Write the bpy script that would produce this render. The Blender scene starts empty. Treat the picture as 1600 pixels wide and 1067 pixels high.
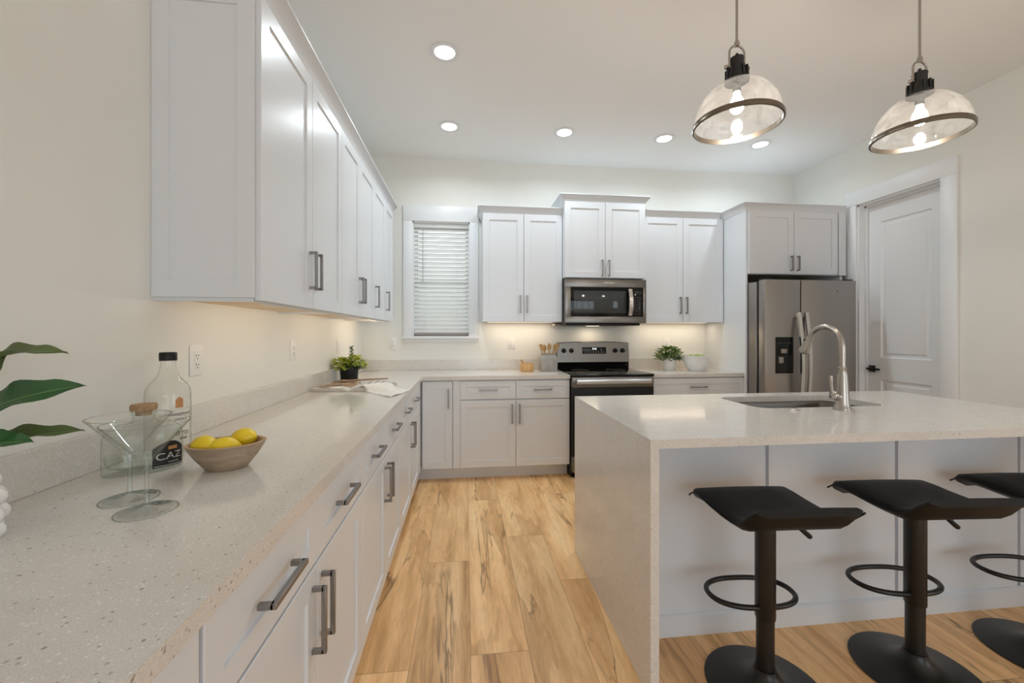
import bpy, bmesh, math, random
from mathutils import Vector, Matrix, Euler

S = bpy.context.scene
COL = S.collection
PI = math.pi
R = math.radians

# ------------------------------------------------------------------ camera
EYE = 1.2857
cam_d = bpy.data.cameras.new('camera')
cam_d.sensor_fit = 'HORIZONTAL'
cam_d.sensor_width = 36.0
cam_d.lens = 36.0 * 641 / 1600
cam_d.shift_y = -12.9 / 1600
cam_d.clip_start = 0.02
cam = bpy.data.objects.new('camera', cam_d)
cam.location = (0, 0, EYE)
cam.rotation_euler = (R(90), 0, -math.atan(73.3 / 641))
COL.objects.link(cam)
S.camera = cam

# ------------------------------------------------------------------ world, exposure
S.view_settings.view_transform = 'Standard'
S.view_settings.look = 'None'
S.view_settings.gamma = 1.0
S.view_settings.use_curve_mapping = False
S.view_settings.exposure = 0.08
S.cycles.max_bounces = 10
S.cycles.diffuse_bounces = 5
S.cycles.glossy_bounces = 4
S.cycles.transmission_bounces = 6
S.cycles.transparent_max_bounces = 16
S.cycles.caustics_reflective = False
S.cycles.caustics_refractive = False
S.cycles.sample_clamp_indirect = 4.0
S.cycles.use_denoising = True
W = bpy.data.worlds.new('sky')
S.world = W
W.use_nodes = True
bg = W.node_tree.nodes['Background']
bg.inputs[0].default_value = (0.92, 0.96, 1.0, 1)
bg.inputs[1].default_value = 2.3

def lamp(name, kind, loc, power, color, rot=(0, 0, 0), size=None, size_y=None, spread=None, radius=None, spot=None, blend=None, parent=None):
    d = bpy.data.lights.new(name, kind)
    d.energy = power
    d.color = color
    if kind == 'AREA':
        d.shape = 'RECTANGLE' if size_y else 'DISK'
        d.size = size
        if size_y: d.size_y = size_y
        if spread: d.spread = spread
    if radius is not None: d.shadow_soft_size = radius
    if spot: d.spot_size = spot; d.spot_blend = blend or 0.3
    o = bpy.data.objects.new(name, d)
    o.location = loc
    o.rotation_euler = rot
    COL.objects.link(o)
    if parent: o.parent = parent
    return o

DAY = (0.66, 0.84, 1.0)
WARM = (1.0, 0.84, 0.64)
NEUT = (0.83, 0.94, 1.0)
P_WINDOW, P_DOWN, P_UNDER, P_BULB = 23, 5.2, 1.0, 6.2
# daylight entering through the big glazed opening of the living room behind the camera
lamp('daylight_glazing', 'AREA', (1.35, -4.28, 1.3), P_WINDOW, DAY, (R(90), 0, 0), 3.4, 2.3)
lamp('daylight_side_fill', 'AREA', (5.55, -2.2, 1.45), P_WINDOW * 0.8, DAY, (R(90), 0, R(90)), 2.2, 1.7)  # unseen side source, added as ambient fill for the left wall and cabinets

# ------------------------------------------------------------------ materials
def mat(name, color, rough=0.5, metal=0.0, bump=0.0, bscale=80, var=0.0, vscale=6, spec=0.5, coat=0.0, emit=None, estr=0.0, aniso=None):
    m = bpy.data.materials.new(name)
    m.use_nodes = True
    nt = m.node_tree; N = nt.nodes; L = nt.links
    b = N['Principled BSDF']
    b.inputs['Base Color'].default_value = (*color, 1)
    b.inputs['Roughness'].default_value = rough
    b.inputs['Metallic'].default_value = metal
    b.inputs['Specular IOR Level'].default_value = spec
    b.inputs['Coat Weight'].default_value = coat
    tc = N.new('ShaderNodeTexCoord')
    if var:
        mp = N.new('ShaderNodeMapping'); L.new(tc.outputs['Object'], mp.inputs[0])
        if aniso: mp.inputs['Scale'].default_value = aniso
        n = N.new('ShaderNodeTexNoise'); n.inputs['Scale'].default_value = vscale; n.inputs['Detail'].default_value = 6
        L.new(mp.outputs[0], n.inputs['Vector'])
        r = N.new('ShaderNodeValToRGB')
        r.color_ramp.elements[0].position = 0.3; r.color_ramp.elements[1].position = 0.7
        r.color_ramp.elements[0].color = (*[c * (1 - var) for c in color], 1)
        r.color_ramp.elements[1].color = (*[min(1, c * (1 + var)) for c in color], 1)
        L.new(n.outputs[0], r.inputs[0]); L.new(r.outputs[0], b.inputs['Base Color'])
    if bump:
        n2 = N.new('ShaderNodeTexNoise'); n2.inputs['Scale'].default_value = bscale; n2.inputs['Detail'].default_value = 3
        mp2 = N.new('ShaderNodeMapping'); L.new(tc.outputs['Object'], mp2.inputs[0])
        if aniso: mp2.inputs['Scale'].default_value = aniso
        L.new(mp2.outputs[0], n2.inputs['Vector'])
        bp = N.new('ShaderNodeBump'); bp.inputs['Strength'].default_value = bump; bp.inputs['Distance'].default_value = 0.002
        L.new(n2.outputs[0], bp.inputs['Height']); L.new(bp.outputs[0], b.inputs['Normal'])
    if emit:
        b.inputs['Emission Color'].default_value = (*emit, 1)
        b.inputs['Emission Strength'].default_value = estr
    return m

def glass(name, tint=(0.97, 0.985, 0.98), edge=(0.55, 0.62, 0.6), haze=0.0, epow=5.0, rpow=4.0, rough=0.02, speck=False, refl=0.75):
    # thin clear glass: transparent, fresnel reflection, absorption growing towards grazing edges
    m = bpy.data.materials.new(name); m.use_nodes = True
    nt = m.node_tree; N = nt.nodes; L = nt.links; N.clear()
    out = N.new('ShaderNodeOutputMaterial')
    tr = N.new('ShaderNodeBsdfTransparent'); gl = N.new('ShaderNodeBsdfGlossy'); gl.inputs['Roughness'].default_value = rough
    lw = N.new('ShaderNodeLayerWeight'); lw.inputs['Blend'].default_value = 0.5
    cr = N.new('ShaderNodeMix'); cr.data_type = 'RGBA'
    cr.inputs[6].default_value = (*tint, 1); cr.inputs[7].default_value = (*edge, 1)
    L.new(nmath(N, L, 'POWER', lw.outputs['Facing'], epow), cr.inputs[0]); L.new(cr.outputs[2], tr.inputs[0])
    mx = N.new('ShaderNodeMixShader')
    f5 = nmath(N, L, 'POWER', lw.outputs['Facing'], rpow)
    L.new(nmath(N, L, 'MULTIPLY_ADD', f5, refl, 0.045), mx.inputs[0]); L.new(tr.outputs[0], mx.inputs[1]); L.new(gl.outputs[0], mx.inputs[2])
    last = mx
    if haze:
        di = N.new('ShaderNodeBsdfTranslucent'); di.inputs[0].default_value = (0.9, 0.88, 0.85, 1)
        df = N.new('ShaderNodeBsdfDiffuse'); df.inputs[0].default_value = (0.9, 0.88, 0.85, 1)
        md = N.new('ShaderNodeMixShader'); md.inputs[0].default_value = 0.5
        L.new(di.outputs[0], md.inputs[1]); L.new(df.outputs[0], md.inputs[2])
        m2 = N.new('ShaderNodeMixShader'); m2.inputs[0].default_value = haze
        if speck:
            tc = N.new('ShaderNodeTexCoord'); nz = N.new('ShaderNodeTexNoise')
            nz.inputs['Scale'].default_value = 26; nz.inputs['Detail'].default_value = 8; nz.inputs['Roughness'].default_value = 0.75
            L.new(tc.outputs['Object'], nz.inputs['Vector'])
            mr = N.new('ShaderNodeMapRange'); mr.inputs[1].default_value = 0.35; mr.inputs[2].default_value = 0.75
            mr.inputs[3].default_value = haze * 0.35; mr.inputs[4].default_value = haze * 2.0
            L.new(nz.outputs[0], mr.inputs[0]); L.new(mr.outputs[0], m2.inputs[0])
        L.new(last.outputs[0], m2.inputs[1]); L.new(md.outputs[0], m2.inputs[2])
        last = m2
    L.new(last.outputs[0], out.inputs[0])
    return m

def nmath(N, L, op, a, b=None, c=None):
    n = N.new('ShaderNodeMath'); n.operation = op
    for i, v in enumerate((a, b, c)):
        if v is None: continue
        if isinstance(v, (int, float)): n.inputs[i].default_value = v
        else: L.new(v, n.inputs[i])
    return n.outputs[0]

def ramp(N, L, fac, stops):
    r = N.new('ShaderNodeValToRGB'); e = r.color_ramp.elements
    while len(e) < len(stops): e.new(0.5)
    for i, (p, c) in enumerate(stops):
        e[i].position = p; e[i].color = (*c, 1) if len(c) == 3 else c
    L.new(fac, r.inputs[0])
    return r.outputs[0]

def mixc(N, L, fac, a, b, blend='MIX'):
    n = N.new('ShaderNodeMix'); n.data_type = 'RGBA'; n.blend_type = blend
    for k, v in ((0, fac), (6, a), (7, b)):
        if isinstance(v, (int, float)): n.inputs[k].default_value = v
        elif isinstance(v, tuple): n.inputs[k].default_value = (*v, 1)
        else: L.new(v, n.inputs[k])
    return n.outputs[2]

def floor_material():
    m = bpy.data.materials.new('plank floor'); m.use_nodes = True
    nt = m.node_tree; N = nt.nodes; L = nt.links; b = N['Principled BSDF']
    geo = N.new('ShaderNodeNewGeometry'); sp = N.new('ShaderNodeSeparateXYZ'); L.new(geo.outputs['Position'], sp.inputs[0])
    x, y = sp.outputs[0], sp.outputs[1]
    PW, PL = 0.235, 1.52
    xs = nmath(N, L, 'DIVIDE', nmath(N, L, 'SUBTRACT', x, 0.022), PW)
    k = nmath(N, L, 'FLOOR', xs)
    fx = nmath(N, L, 'FRACT', xs)
    off = nmath(N, L, 'ADD', nmath(N, L, 'MULTIPLY', k, 0.1235), nmath(N, L, 'MULTIPLY', nmath(N, L, 'MULTIPLY', k, k), 0.8105))
    ys = nmath(N, L, 'DIVIDE', nmath(N, L, 'SUBTRACT', nmath(N, L, 'SUBTRACT', y, 1.645), off), PL)
    seg = nmath(N, L, 'FLOOR', ys); fy = nmath(N, L, 'FRACT', ys)
    cv = N.new('ShaderNodeCombineXYZ'); L.new(k, cv.inputs[0]); L.new(seg, cv.inputs[1])
    wn = N.new('ShaderNodeTexWhiteNoise'); wn.noise_dimensions = '3D'; L.new(cv.outputs[0], wn.inputs['Vector'])
    rnd = wn.outputs['Value']
    # grain coordinates, shifted per plank
    gx = nmath(N, L, 'ADD', x, nmath(N, L, 'MULTIPLY', rnd, 37.0))
    gy = nmath(N, L, 'ADD', nmath(N, L, 'MULTIPLY', y, 0.13), nmath(N, L, 'MULTIPLY', rnd, 11.0))
    gv = N.new('ShaderNodeCombineXYZ'); L.new(gx, gv.inputs[0]); L.new(gy, gv.inputs[1])
    def noise(scale, detail=5, dist=0.0, rough=0.55):
        n = N.new('ShaderNodeTexNoise'); n.inputs['Scale'].default_value = scale; n.inputs['Detail'].default_value = detail
        n.inputs['Distortion'].default_value = dist; n.inputs['Roughness'].default_value = rough
        L.new(gv.outputs[0], n.inputs['Vector']); return n.outputs[0]
    broad = noise(9, 3, 0.6)
    fine = noise(120, 4, 0.2)
    mid = noise(22, 6, 1.2)
    base = ramp(N, L, broad, [(0.28, (0.58, 0.33, 0.135)), (0.44, (0.80, 0.50, 0.24)), (0.60, (0.90, 0.61, 0.32)), (0.8, (0.95, 0.70, 0.42))])
    fr = ramp(N, L, fine, [(0.3, (0.90, 0.885, 0.87)), (0.7, (1.08, 1.08, 1.08))])
    c1 = mixc(N, L, 0.8, base, fr, 'MULTIPLY')
    md = ramp(N, L, mid, [(0.32, (0.80, 0.74, 0.66)), (0.6, (1.0, 1.0, 1.0))])
    c2 = mixc(N, L, 0.7, c1, md, 'MULTIPLY')
    # spalting lines: thin dark contours of a stretched noise
    sp1 = noise(5.0, 4, 0.8, 0.6)
    d1 = nmath(N, L, 'ABSOLUTE', nmath(N, L, 'SUBTRACT', sp1, 0.47))
    line = ramp(N, L, d1, [(0.0, (1, 1, 1)), (0.008, (0.65, 0.65, 0.65)), (0.022, (0, 0, 0))])
    msk = ramp(N, L, noise(6, 2, 0.0), [(0.46, (0, 0, 0)), (0.60, (0.8, 0.8, 0.8))])
    lm = nmath(N, L, 'MULTIPLY', line, msk)
    c3 = mixc(N, L, lm, c2, (0.17, 0.085, 0.035))
    two = ramp(N, L, sp1, [(0.462, (0.86, 0.80, 0.74)), (0.478, (1.06, 1.05, 1.03))])
    c3 = mixc(N, L, 0.75, c3, two, 'MULTIPLY')
    pt = ramp(N, L, rnd, [(0.0, (0.95, 0.92, 0.89)), (1.0, (1.16, 1.14, 1.12))])
    c4 = mixc(N, L, 1.0, c3, pt, 'MULTIPLY')
    ex = nmath(N, L, 'MINIMUM', fx, nmath(N, L, 'SUBTRACT', 1.0, fx))
    ey = nmath(N, L, 'MINIMUM', fy, nmath(N, L, 'SUBTRACT', 1.0, fy))
    gap = nmath(N, L, 'MAXIMUM', nmath(N, L, 'LESS_THAN', ex, 0.006), nmath(N, L, 'LESS_THAN', ey, 0.0010))
    c5 = mixc(N, L, nmath(N, L, 'MULTIPLY', gap, 0.55), c4, (0.22, 0.12, 0.05))
    L.new(c5, b.inputs['Base Color'])
    b.inputs['Roughness'].default_value = 0.38
    bp = N.new('ShaderNodeBump'); bp.inputs['Strength'].default_value = 0.15; bp.inputs['Distance'].default_value = 0.001
    L.new(fine, bp.inputs['Height']); L.new(bp.outputs[0], b.inputs['Normal'])
    return m

def quartz_material():
    m = bpy.data.materials.new('speckled quartz'); m.use_nodes = True
    nt = m.node_tree; N = nt.nodes; L = nt.links; b = N['Principled BSDF']
    geo = N.new('ShaderNodeNewGeometry')
    def noise(scale, detail):
        n = N.new('ShaderNodeTexNoise'); n.inputs['Scale'].default_value = scale; n.inputs['Detail'].default_value = detail
        L.new(geo.outputs['Position'], n.inputs['Vector']); return n.outputs[0]
    def vor(scale):
        v = N.new('ShaderNodeTexVoronoi'); v.inputs['Scale'].default_value = scale
        L.new(geo.outputs['Position'], v.inputs['Vector']); return v
    base = ramp(N, L, noise(14, 4), [(0.3, (0.705, 0.675, 0.63)), (0.7, (0.735, 0.705, 0.665))])
    g = ramp(N, L, noise(420, 2), [(0.36, (0.86, 0.85, 0.84)), (0.6, (1.03, 1.03, 1.03))])
    c = mixc(N, L, 0.9, base, g, 'MULTIPLY')
    for sc, th, rad, colr in ((130, 0.90, 0.30, (0.36, 0.33, 0.30)), (75, 0.95, 0.20, (0.22, 0.20, 0.18)), (190, 0.86, 0.34, (0.90, 0.89, 0.87))):
        v = vor(sc)
        sx = N.new('ShaderNodeSeparateColor'); L.new(v.outputs['Color'], sx.inputs[0])
        on = nmath(N, L, 'MULTIPLY', nmath(N, L, 'GREATER_THAN', sx.outputs[0], th), nmath(N, L, 'LESS_THAN', v.outputs['Distance'], rad))
        c = mixc(N, L, nmath(N, L, 'MULTIPLY', on, 0.75), c, colr)
    L.new(c, b.inputs['Base Color'])
    b.inputs['Roughness'].default_value = 0.11
    return m

def wood_material(name, light, dark, scale=14, stretch=(1, 1, 0.12), rough=0.45):
    m = bpy.data.materials.new(name); m.use_nodes = True
    nt = m.node_tree; N = nt.nodes; L = nt.links; b = N['Principled BSDF']
    tc = N.new('ShaderNodeTexCoord'); mp = N.new('ShaderNodeMapping'); mp.inputs['Scale'].default_value = stretch
    L.new(tc.outputs['Object'], mp.inputs[0])
    n = N.new('ShaderNodeTexNoise'); n.inputs['Scale'].default_value = scale; n.inputs['Detail'].default_value = 6; n.inputs['Distortion'].default_value = 1.0
    L.new(mp.outputs[0], n.inputs['Vector'])
    L.new(ramp(N, L, n.outputs[0], [(0.3, dark), (0.7, light)]), b.inputs['Base Color'])
    b.inputs['Roughness'].default_value = rough
    return m

def leaf_material(name, c1, c2, rough=0.4, scale=8):
    m = bpy.data.materials.new(name); m.use_nodes = True
    nt = m.node_tree; N = nt.nodes; L = nt.links; b = N['Principled BSDF']
    tc = N.new('ShaderNodeTexCoord')
    n = N.new('ShaderNodeTexNoise'); n.inputs['Scale'].default_value = scale; n.inputs['Detail'].default_value = 3
    L.new(tc.outputs['Object'], n.inputs['Vector'])
    L.new(ramp(N, L, n.outputs[0], [(0.35, c1), (0.65, c2)]), b.inputs['Base Color'])
    b.inputs['Roughness'].default_value = rough
    return m

M = dict(
    wall=mat('wall paint', (0.815, 0.81, 0.765), 0.7, bump=0.25, bscale=140, var=0.01, vscale=3),
    ceil=mat('ceiling paint', (0.89, 0.89, 0.885), 0.8, bump=0.12, bscale=160),
    trim=mat('white trim paint', (0.82, 0.83, 0.845), 0.38, bump=0.02, bscale=60),
    cab=mat('white cabinet paint', (0.735, 0.755, 0.785), 0.30, bump=0.02, bscale=60),
    gapk=mat('dark gap', (0.05, 0.05, 0.05), 0.8, var=0.05),
    maple=wood_material('maple underside', (0.78, 0.60, 0.40), (0.66, 0.46, 0.27), 10, (0.4, 0.06, 1)),
    quartz=quartz_material(), floor=floor_material(),
    sinksteel=mat('brushed sink steel', (0.135, 0.122, 0.11), 0.32, 1.0, bump=0.04, bscale=80),
    pull=mat('brushed grey metal', (0.30, 0.285, 0.275), 0.38, 1.0, bump=0.05, bscale=300),
    steel=mat('stainless steel', (0.205, 0.193, 0.178), 0.30, 1.0, bump=0.05, bscale=60, aniso=(1, 1, 40), var=0.04, vscale=40),
    fsteel=mat('slate stainless steel', (0.36, 0.335, 0.315), 0.34, 1.0, bump=0.03, bscale=60, aniso=(40, 40, 1), var=0.03, vscale=40),
    brightsteel=mat('bright steel', (0.66, 0.64, 0.61), 0.26, 1.0, bump=0.03, bscale=80),
    nickel=mat('brushed nickel', (0.42, 0.385, 0.35), 0.28, 1.0, bump=0.02, bscale=200),
    ring=mat('aged nickel', (0.20, 0.17, 0.135), 0.30, 1.0, var=0.1, vscale=20),
    black=mat('black satin', (0.008, 0.008, 0.008), 0.4, var=0.1, spec=0.3),
    blackmet=mat('black metal', (0.008, 0.0075, 0.007), 0.36, 0.0, bump=0.05, bscale=200),
    leather=mat('black leather', (0.007, 0.0065, 0.0065), 0.5, bump=0.35, bscale=320, spec=0.3),
    lampblk=mat('black iron', (0.010, 0.0095, 0.009), 0.5, 0.0, bump=0.08, bscale=200),
    bglass=mat('black glass', (0.006, 0.006, 0.006), 0.06, var=0.05, spec=0.25),
    ovenglass=mat('dark oven glass', (0.008, 0.0065, 0.0055), 0.32, var=0.05, spec=0.25),
    mwglass=mat('smoked glass', (0.04, 0.045, 0.045), 0.07, var=0.05, spec=0.4),
    white=mat('white plastic', (0.84, 0.83, 0.80), 0.35, bump=0.01),
    slot=mat('socket slot', (0.10, 0.09, 0.08), 0.6, var=0.05),
    ceram=mat('white ceramic', (0.82, 0.80, 0.775), 0.28, bump=0.05, bscale=60),
    pearl=mat('pearl ceramic', (0.83, 0.81, 0.79), 0.18, bump=0.01),
    
    taupe=mat('taupe rail', (0.36, 0.31, 0.28), 0.5, var=0.06),
    cord=mat('grey cord', (0.45, 0.45, 0.44), 0.6, var=0.05),
    lens=mat('lit lens', (1, 1, 1), 0.5, var=0.0, emit=(1.0, 0.96, 0.90), estr=7.0, bump=0.01),
    bulb=mat('lit bulb', (1, 1, 1), 0.5, emit=(1.0, 0.93, 0.82), estr=16.0, bump=0.01),
    led=mat('lit strip', (1, 1, 1), 0.5, emit=(1.0, 0.80, 0.52), estr=2.0, bump=0.01),
    glass=glass('clear glass', (0.99, 0.995, 0.99), (0.36, 0.43, 0.43), refl=0.4, epow=9.0, rpow=6.0), stemglass=glass('stem glass', (0.99, 0.995, 0.99), (0.30, 0.36, 0.36), refl=0.8, epow=2.5, rpow=3.0), bottle=glass('bottle glass', (0.93, 0.955, 0.94), (0.34, 0.42, 0.38)),
    clear=glass('flint glass', (0.97, 0.975, 0.965), (0.46, 0.48, 0.46)),
    seeded=glass('seeded glass', (0.94, 0.92, 0.90), (0.50, 0.46, 0.43), haze=0.075, speck=True, rough=0.05),
    pane=glass('window pane', (0.93, 0.96, 0.95), (0.6, 0.68, 0.66)),
    lemon=mat('lemon peel', (0.86, 0.62, 0.02), 0.4, bump=0.4, bscale=160, var=0.05, vscale=14),
    bowlw=wood_material('carved mango wood', (0.46, 0.35, 0.24), (0.30, 0.22, 0.155), 26, (0.3, 1, 1.4), 0.5),
    bowlrim=wood_material('bare rim wood', (0.50, 0.35, 0.22), (0.38, 0.25, 0.14), 30, (1, 1, 1), 0.5),
    bamboo=wood_material('bamboo', (0.74, 0.46, 0.20), (0.55, 0.30, 0.11), 40, (1, 1, 0.1)),
    spoonw=wood_material('spoon wood', (0.66, 0.42, 0.17), (0.46, 0.26, 0.09), 30, (1, 1, 0.2)),
    oldwood=wood_material('worn brown wood', (0.40, 0.27, 0.17), (0.26, 0.165, 0.10), 30, (1, 0.2, 1)),
    cork=wood_material('cork', (0.50, 0.32, 0.17), (0.33, 0.20, 0.10), 120, (1, 1, 1), 0.8),
    stone=mat('grey cement', (0.36, 0.335, 0.31), 0.75, bump=0.3, bscale=60, var=0.12, vscale=20),
    leaf=leaf_material('dark leaf', (0.020, 0.085, 0.022), (0.038, 0.15, 0.035), 0.36, 5),
    olive=leaf_material('olive leaf', (0.10, 0.13, 0.04), (0.16, 0.22, 0.08), 0.5, 6),
    vein=leaf_material('pale vein', (0.16, 0.28, 0.10), (0.22, 0.36, 0.14), 0.5, 6),
    bush=leaf_material('yellow green foliage', (0.24, 0.34, 0.03), (0.62, 0.64, 0.10), 0.5, 14),
    bushd=leaf_material('deep green foliage', (0.03, 0.08, 0.03), (0.07, 0.16, 0.06), 0.5, 14),
    herb=leaf_material('herb foliage', (0.05, 0.12, 0.02), (0.24, 0.34, 0.07), 0.5, 14),
    apple=leaf_material('green fruit skin', (0.20, 0.34, 0.05), (0.36, 0.48, 0.12), 0.35, 12),
    linen=mat('linen', (0.80, 0.75, 0.68), 0.9, bump=0.5, bscale=260, var=0.05, vscale=40),
    paper=mat('paper', (0.80, 0.77, 0.72), 0.7, var=0.04, vscale=30),
    cover=mat('book cover', (0.55, 0.52, 0.48), 0.5, var=0.05),
    ink=mat('black ink', (0.02, 0.018, 0.016), 0.6, var=0.05),
    label=mat('black label', (0.015, 0.013, 0.012), 0.5, var=0.1),
    silver=mat('silver print', (0.62, 0.60, 0.56), 0.5, var=0.05),
    copper=mat('copper print', (0.55, 0.26, 0.10), 0.5, var=0.1),
    plabel=mat('cream label', (0.78, 0.74, 0.66), 0.6, var=0.04),
    soil=mat('soil', (0.05, 0.035, 0.025), 0.9, bump=0.5, bscale=90, var=0.2),
    grass=mat('pale gravel', (0.55, 0.54, 0.52), 0.9, var=0.12, vscale=9),
    siding=mat('pale siding', (0.72, 0.72, 0.70), 0.8, var=0.05),
    digit=mat('lit digits', (0.8, 0.9, 1), 0.5, emit=(0.85, 0.93, 1), estr=2.0, bump=0.01),
    hazel=mat('stem', (0.10, 0.075, 0.04), 0.7, var=0.1),
)
def food_page():
    m = bpy.data.materials.new('food photograph page'); m.use_nodes = True
    nt = m.node_tree; N = nt.nodes; L = nt.links; b = N['Principled BSDF']
    tc = N.new('ShaderNodeTexCoord'); n = N.new('ShaderNodeTexNoise'); n.inputs['Scale'].default_value = 11; n.inputs['Detail'].default_value = 4; n.inputs['Distortion'].default_value = 1
    L.new(tc.outputs['Object'], n.inputs['Vector'])
    L.new(ramp(N, L, n.outputs[0], [(0.36, (0.10, 0.065, 0.045)), (0.48, (0.26, 0.17, 0.10)), (0.56, (0.33, 0.21, 0.13)), (0.66, (0.60, 0.48, 0.36))]), b.inputs['Base Color'])
    b.inputs['Roughness'].default_value = 0.4
    return m
M['food'] = food_page()
def stripes(name, c1, c2, scale, axis, dist=0.6):
    m = bpy.data.materials.new(name); m.use_nodes = True
    N, L = m.node_tree.nodes, m.node_tree.links; b = N['Principled BSDF']
    tc = N.new('ShaderNodeTexCoord'); w_ = N.new('ShaderNodeTexWave'); w_.bands_direction = axis
    w_.inputs['Scale'].default_value = scale; w_.inputs['Distortion'].default_value = dist; w_.inputs['Detail'].default_value = 2
    L.new(tc.outputs['Object'], w_.inputs['Vector'])
    L.new(ramp(N, L, w_.outputs[0], [(0.35, c1), (0.6, c2)]), b.inputs['Base Color']); b.inputs['Roughness'].default_value = 0.6
    return m
M['pages'] = stripes('page edges', (0.34, 0.31, 0.28), (0.76, 0.72, 0.66), 70, 'Z', 2.0)
M['print'] = stripes('printed page', (0.30, 0.28, 0.27), (0.66, 0.63, 0.59), 9, 'X', 3.0)
def slat_material():
    m = mat('white blind slat', (0.84, 0.84, 0.82), 0.5, bump=0.02)
    N, L = m.node_tree.nodes, m.node_tree.links
    tl = N.new('ShaderNodeBsdfTranslucent'); tl.inputs[0].default_value = (0.85, 0.85, 0.82, 1)
    mx = N.new('ShaderNodeMixShader'); mx.inputs[0].default_value = 0.22
    L.new(N['Principled BSDF'].outputs[0], mx.inputs[1]); L.new(tl.outputs[0], mx.inputs[2])
    L.new(mx.outputs[0], N['Material Output'].inputs[0])
    return m
M['blind'] = slat_material()

# ------------------------------------------------------------------ mesh helpers
class MB:
    def __init__(s): s.bm = bmesh.new()
    def _add(s, verts, faces):
        vs = [s.bm.verts.new(v) for v in verts]
        out = []
        for f in faces:
            try: out.append(s.bm.faces.new([vs[i] for i in f]))
            except ValueError: pass
        return vs, out
    def box(s, x0, y0, z0, x1, y1, z1, bev=0.0, seg=2):
        v = [(x0, y0, z0), (x1, y0, z0), (x1, y1, z0), (x0, y1, z0), (x0, y0, z1), (x1, y0, z1), (x1, y1, z1), (x0, y1, z1)]
        vs, fs = s._add(v, [(0, 3, 2, 1), (4, 5, 6, 7), (0, 1, 5, 4), (1, 2, 6, 5), (2, 3, 7, 6), (3, 0, 4, 7)])
        if bev:
            es = {e for f in fs for e in f.edges}
            bmesh.ops.bevel(s.bm, geom=list(es), offset=bev, segments=seg, profile=0.5, affect='EDGES')
        return s
    def rings(s, rl, close_start=True, close_end=True, closed=False):
        # loft equal-length closed rings of points
        n = len(rl[0]); vv = [[s.bm.verts.new(p) for p in r] for r in rl]
        pairs = list(zip(vv, vv[1:])) + ([(vv[-1], vv[0])] if closed else [])
        for a, b in pairs:
            for i in range(n):
                j = (i + 1) % n
                try: s.bm.faces.new((a[i], a[j], b[j], b[i]))
                except ValueError: pass
        if not closed:
            if close_start: s.bm.faces.new(list(reversed(vv[0])))
            if close_end: s.bm.faces.new(vv[-1])
        return s
    def lathe(s, prof, n=32, c=(0, 0, 0), sx=1.0, sy=1.0, rot=0.0):
        rl = []
        for r, z in prof:
            r = max(r, 1e-5)
            rl.append([(c[0] + (r * sx * math.cos(t)) * math.cos(rot) - (r * sy * math.sin(t)) * math.sin(rot),
                        c[1] + (r * sx * math.cos(t)) * math.sin(rot) + (r * sy * math.sin(t)) * math.cos(rot), c[2] + z)
                       for t in [2 * PI * i / n for i in range(n)]])
        return s.rings(rl, False, False)
    def tube(s, pts, r, n=12, closed=False, caps=True):
        P = [Vector(p) for p in pts]; m = len(P)
        rs = r if isinstance(r, (list, tuple)) else [r] * m
        tang = []
        for i in range(m):
            a = P[(i - 1) % m] if (closed or i > 0) else P[i]
            b = P[(i + 1) % m] if (closed or i < m - 1) else P[i]
            tang.append((b - a).normalized())
        up = Vector((0, 0, 1)) if abs(tang[0].z) < 0.9 else Vector((1, 0, 0))
        nrm = (up - tang[0] * up.dot(tang[0])).normalized()
        rl = []
        for i in range(m):
            if i: nrm = (nrm - tang[i] * nrm.dot(tang[i])).normalized()
            bi = tang[i].cross(nrm)
            rl.append([tuple(P[i] + (nrm * math.cos(t) + bi * math.sin(t)) * rs[i]) for t in [2 * PI * k / n for k in range(n)]])
        return s.rings(rl, caps, caps, closed)
    def cyl(s, p0, p1, r0, r1=None, n=24): return s.tube([p0, p1], [r0, r0 if r1 is None else r1], n)
    def front(s, x0, z0, x1, z1, y, t=0.019, rail=0.057, rec=0.007, ch=0.0015):
        # shaker style front facing -y: frame with a recessed flat panel
        rl = []
        for i, d in ((0, t), (0, ch), (ch, 0), (rail, 0), (rail + 0.0012, rec)):
            rl.append([(x0 + i, y + d, z0 + i), (x1 - i, y + d, z0 + i), (x1 - i, y + d, z1 - i), (x0 + i, y + d, z1 - i)])
        return s.rings(rl)
    def plate(s, outer, holes, z0, z1, axis='z'):
        # flat plate with holes, extruded between z0 and z1 along an axis
        loops = [outer] + list(holes); edges = []
        for lp in loops:
            vs = [s.bm.verts.new((p[0], p[1], z0)) for p in lp]
            edges += [s.bm.edges.new((vs[i], vs[(i + 1) % len(vs)])) for i in range(len(vs))]
        g = bmesh.ops.triangle_fill(s.bm, use_beauty=True, use_dissolve=False, edges=edges)
        fs = [f for f in g['geom'] if isinstance(f, bmesh.types.BMFace)]
        e = bmesh.ops.extrude_face_region(s.bm, geom=fs)
        nv = [v for v in e['geom'] if isinstance(v, bmesh.types.BMVert)]
        for v in nv: v.co.z = z1
        return s
    def ball(s, c, r, n=16, sx=1, sy=1, sz=1):
        prof = [(math.sin(PI * i / n) * r, -math.cos(PI * i / n) * r * sz) for i in range(n + 1)]
        prof[0] = (0, prof[0][1]); prof[-1] = (0, prof[-1][1])
        return s.lathe(prof, n * 2, c, sx, sy)
    def xf(s, mtx):
        bmesh.ops.transform(s.bm, matrix=mtx, verts=s.bm.verts); return s
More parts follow.
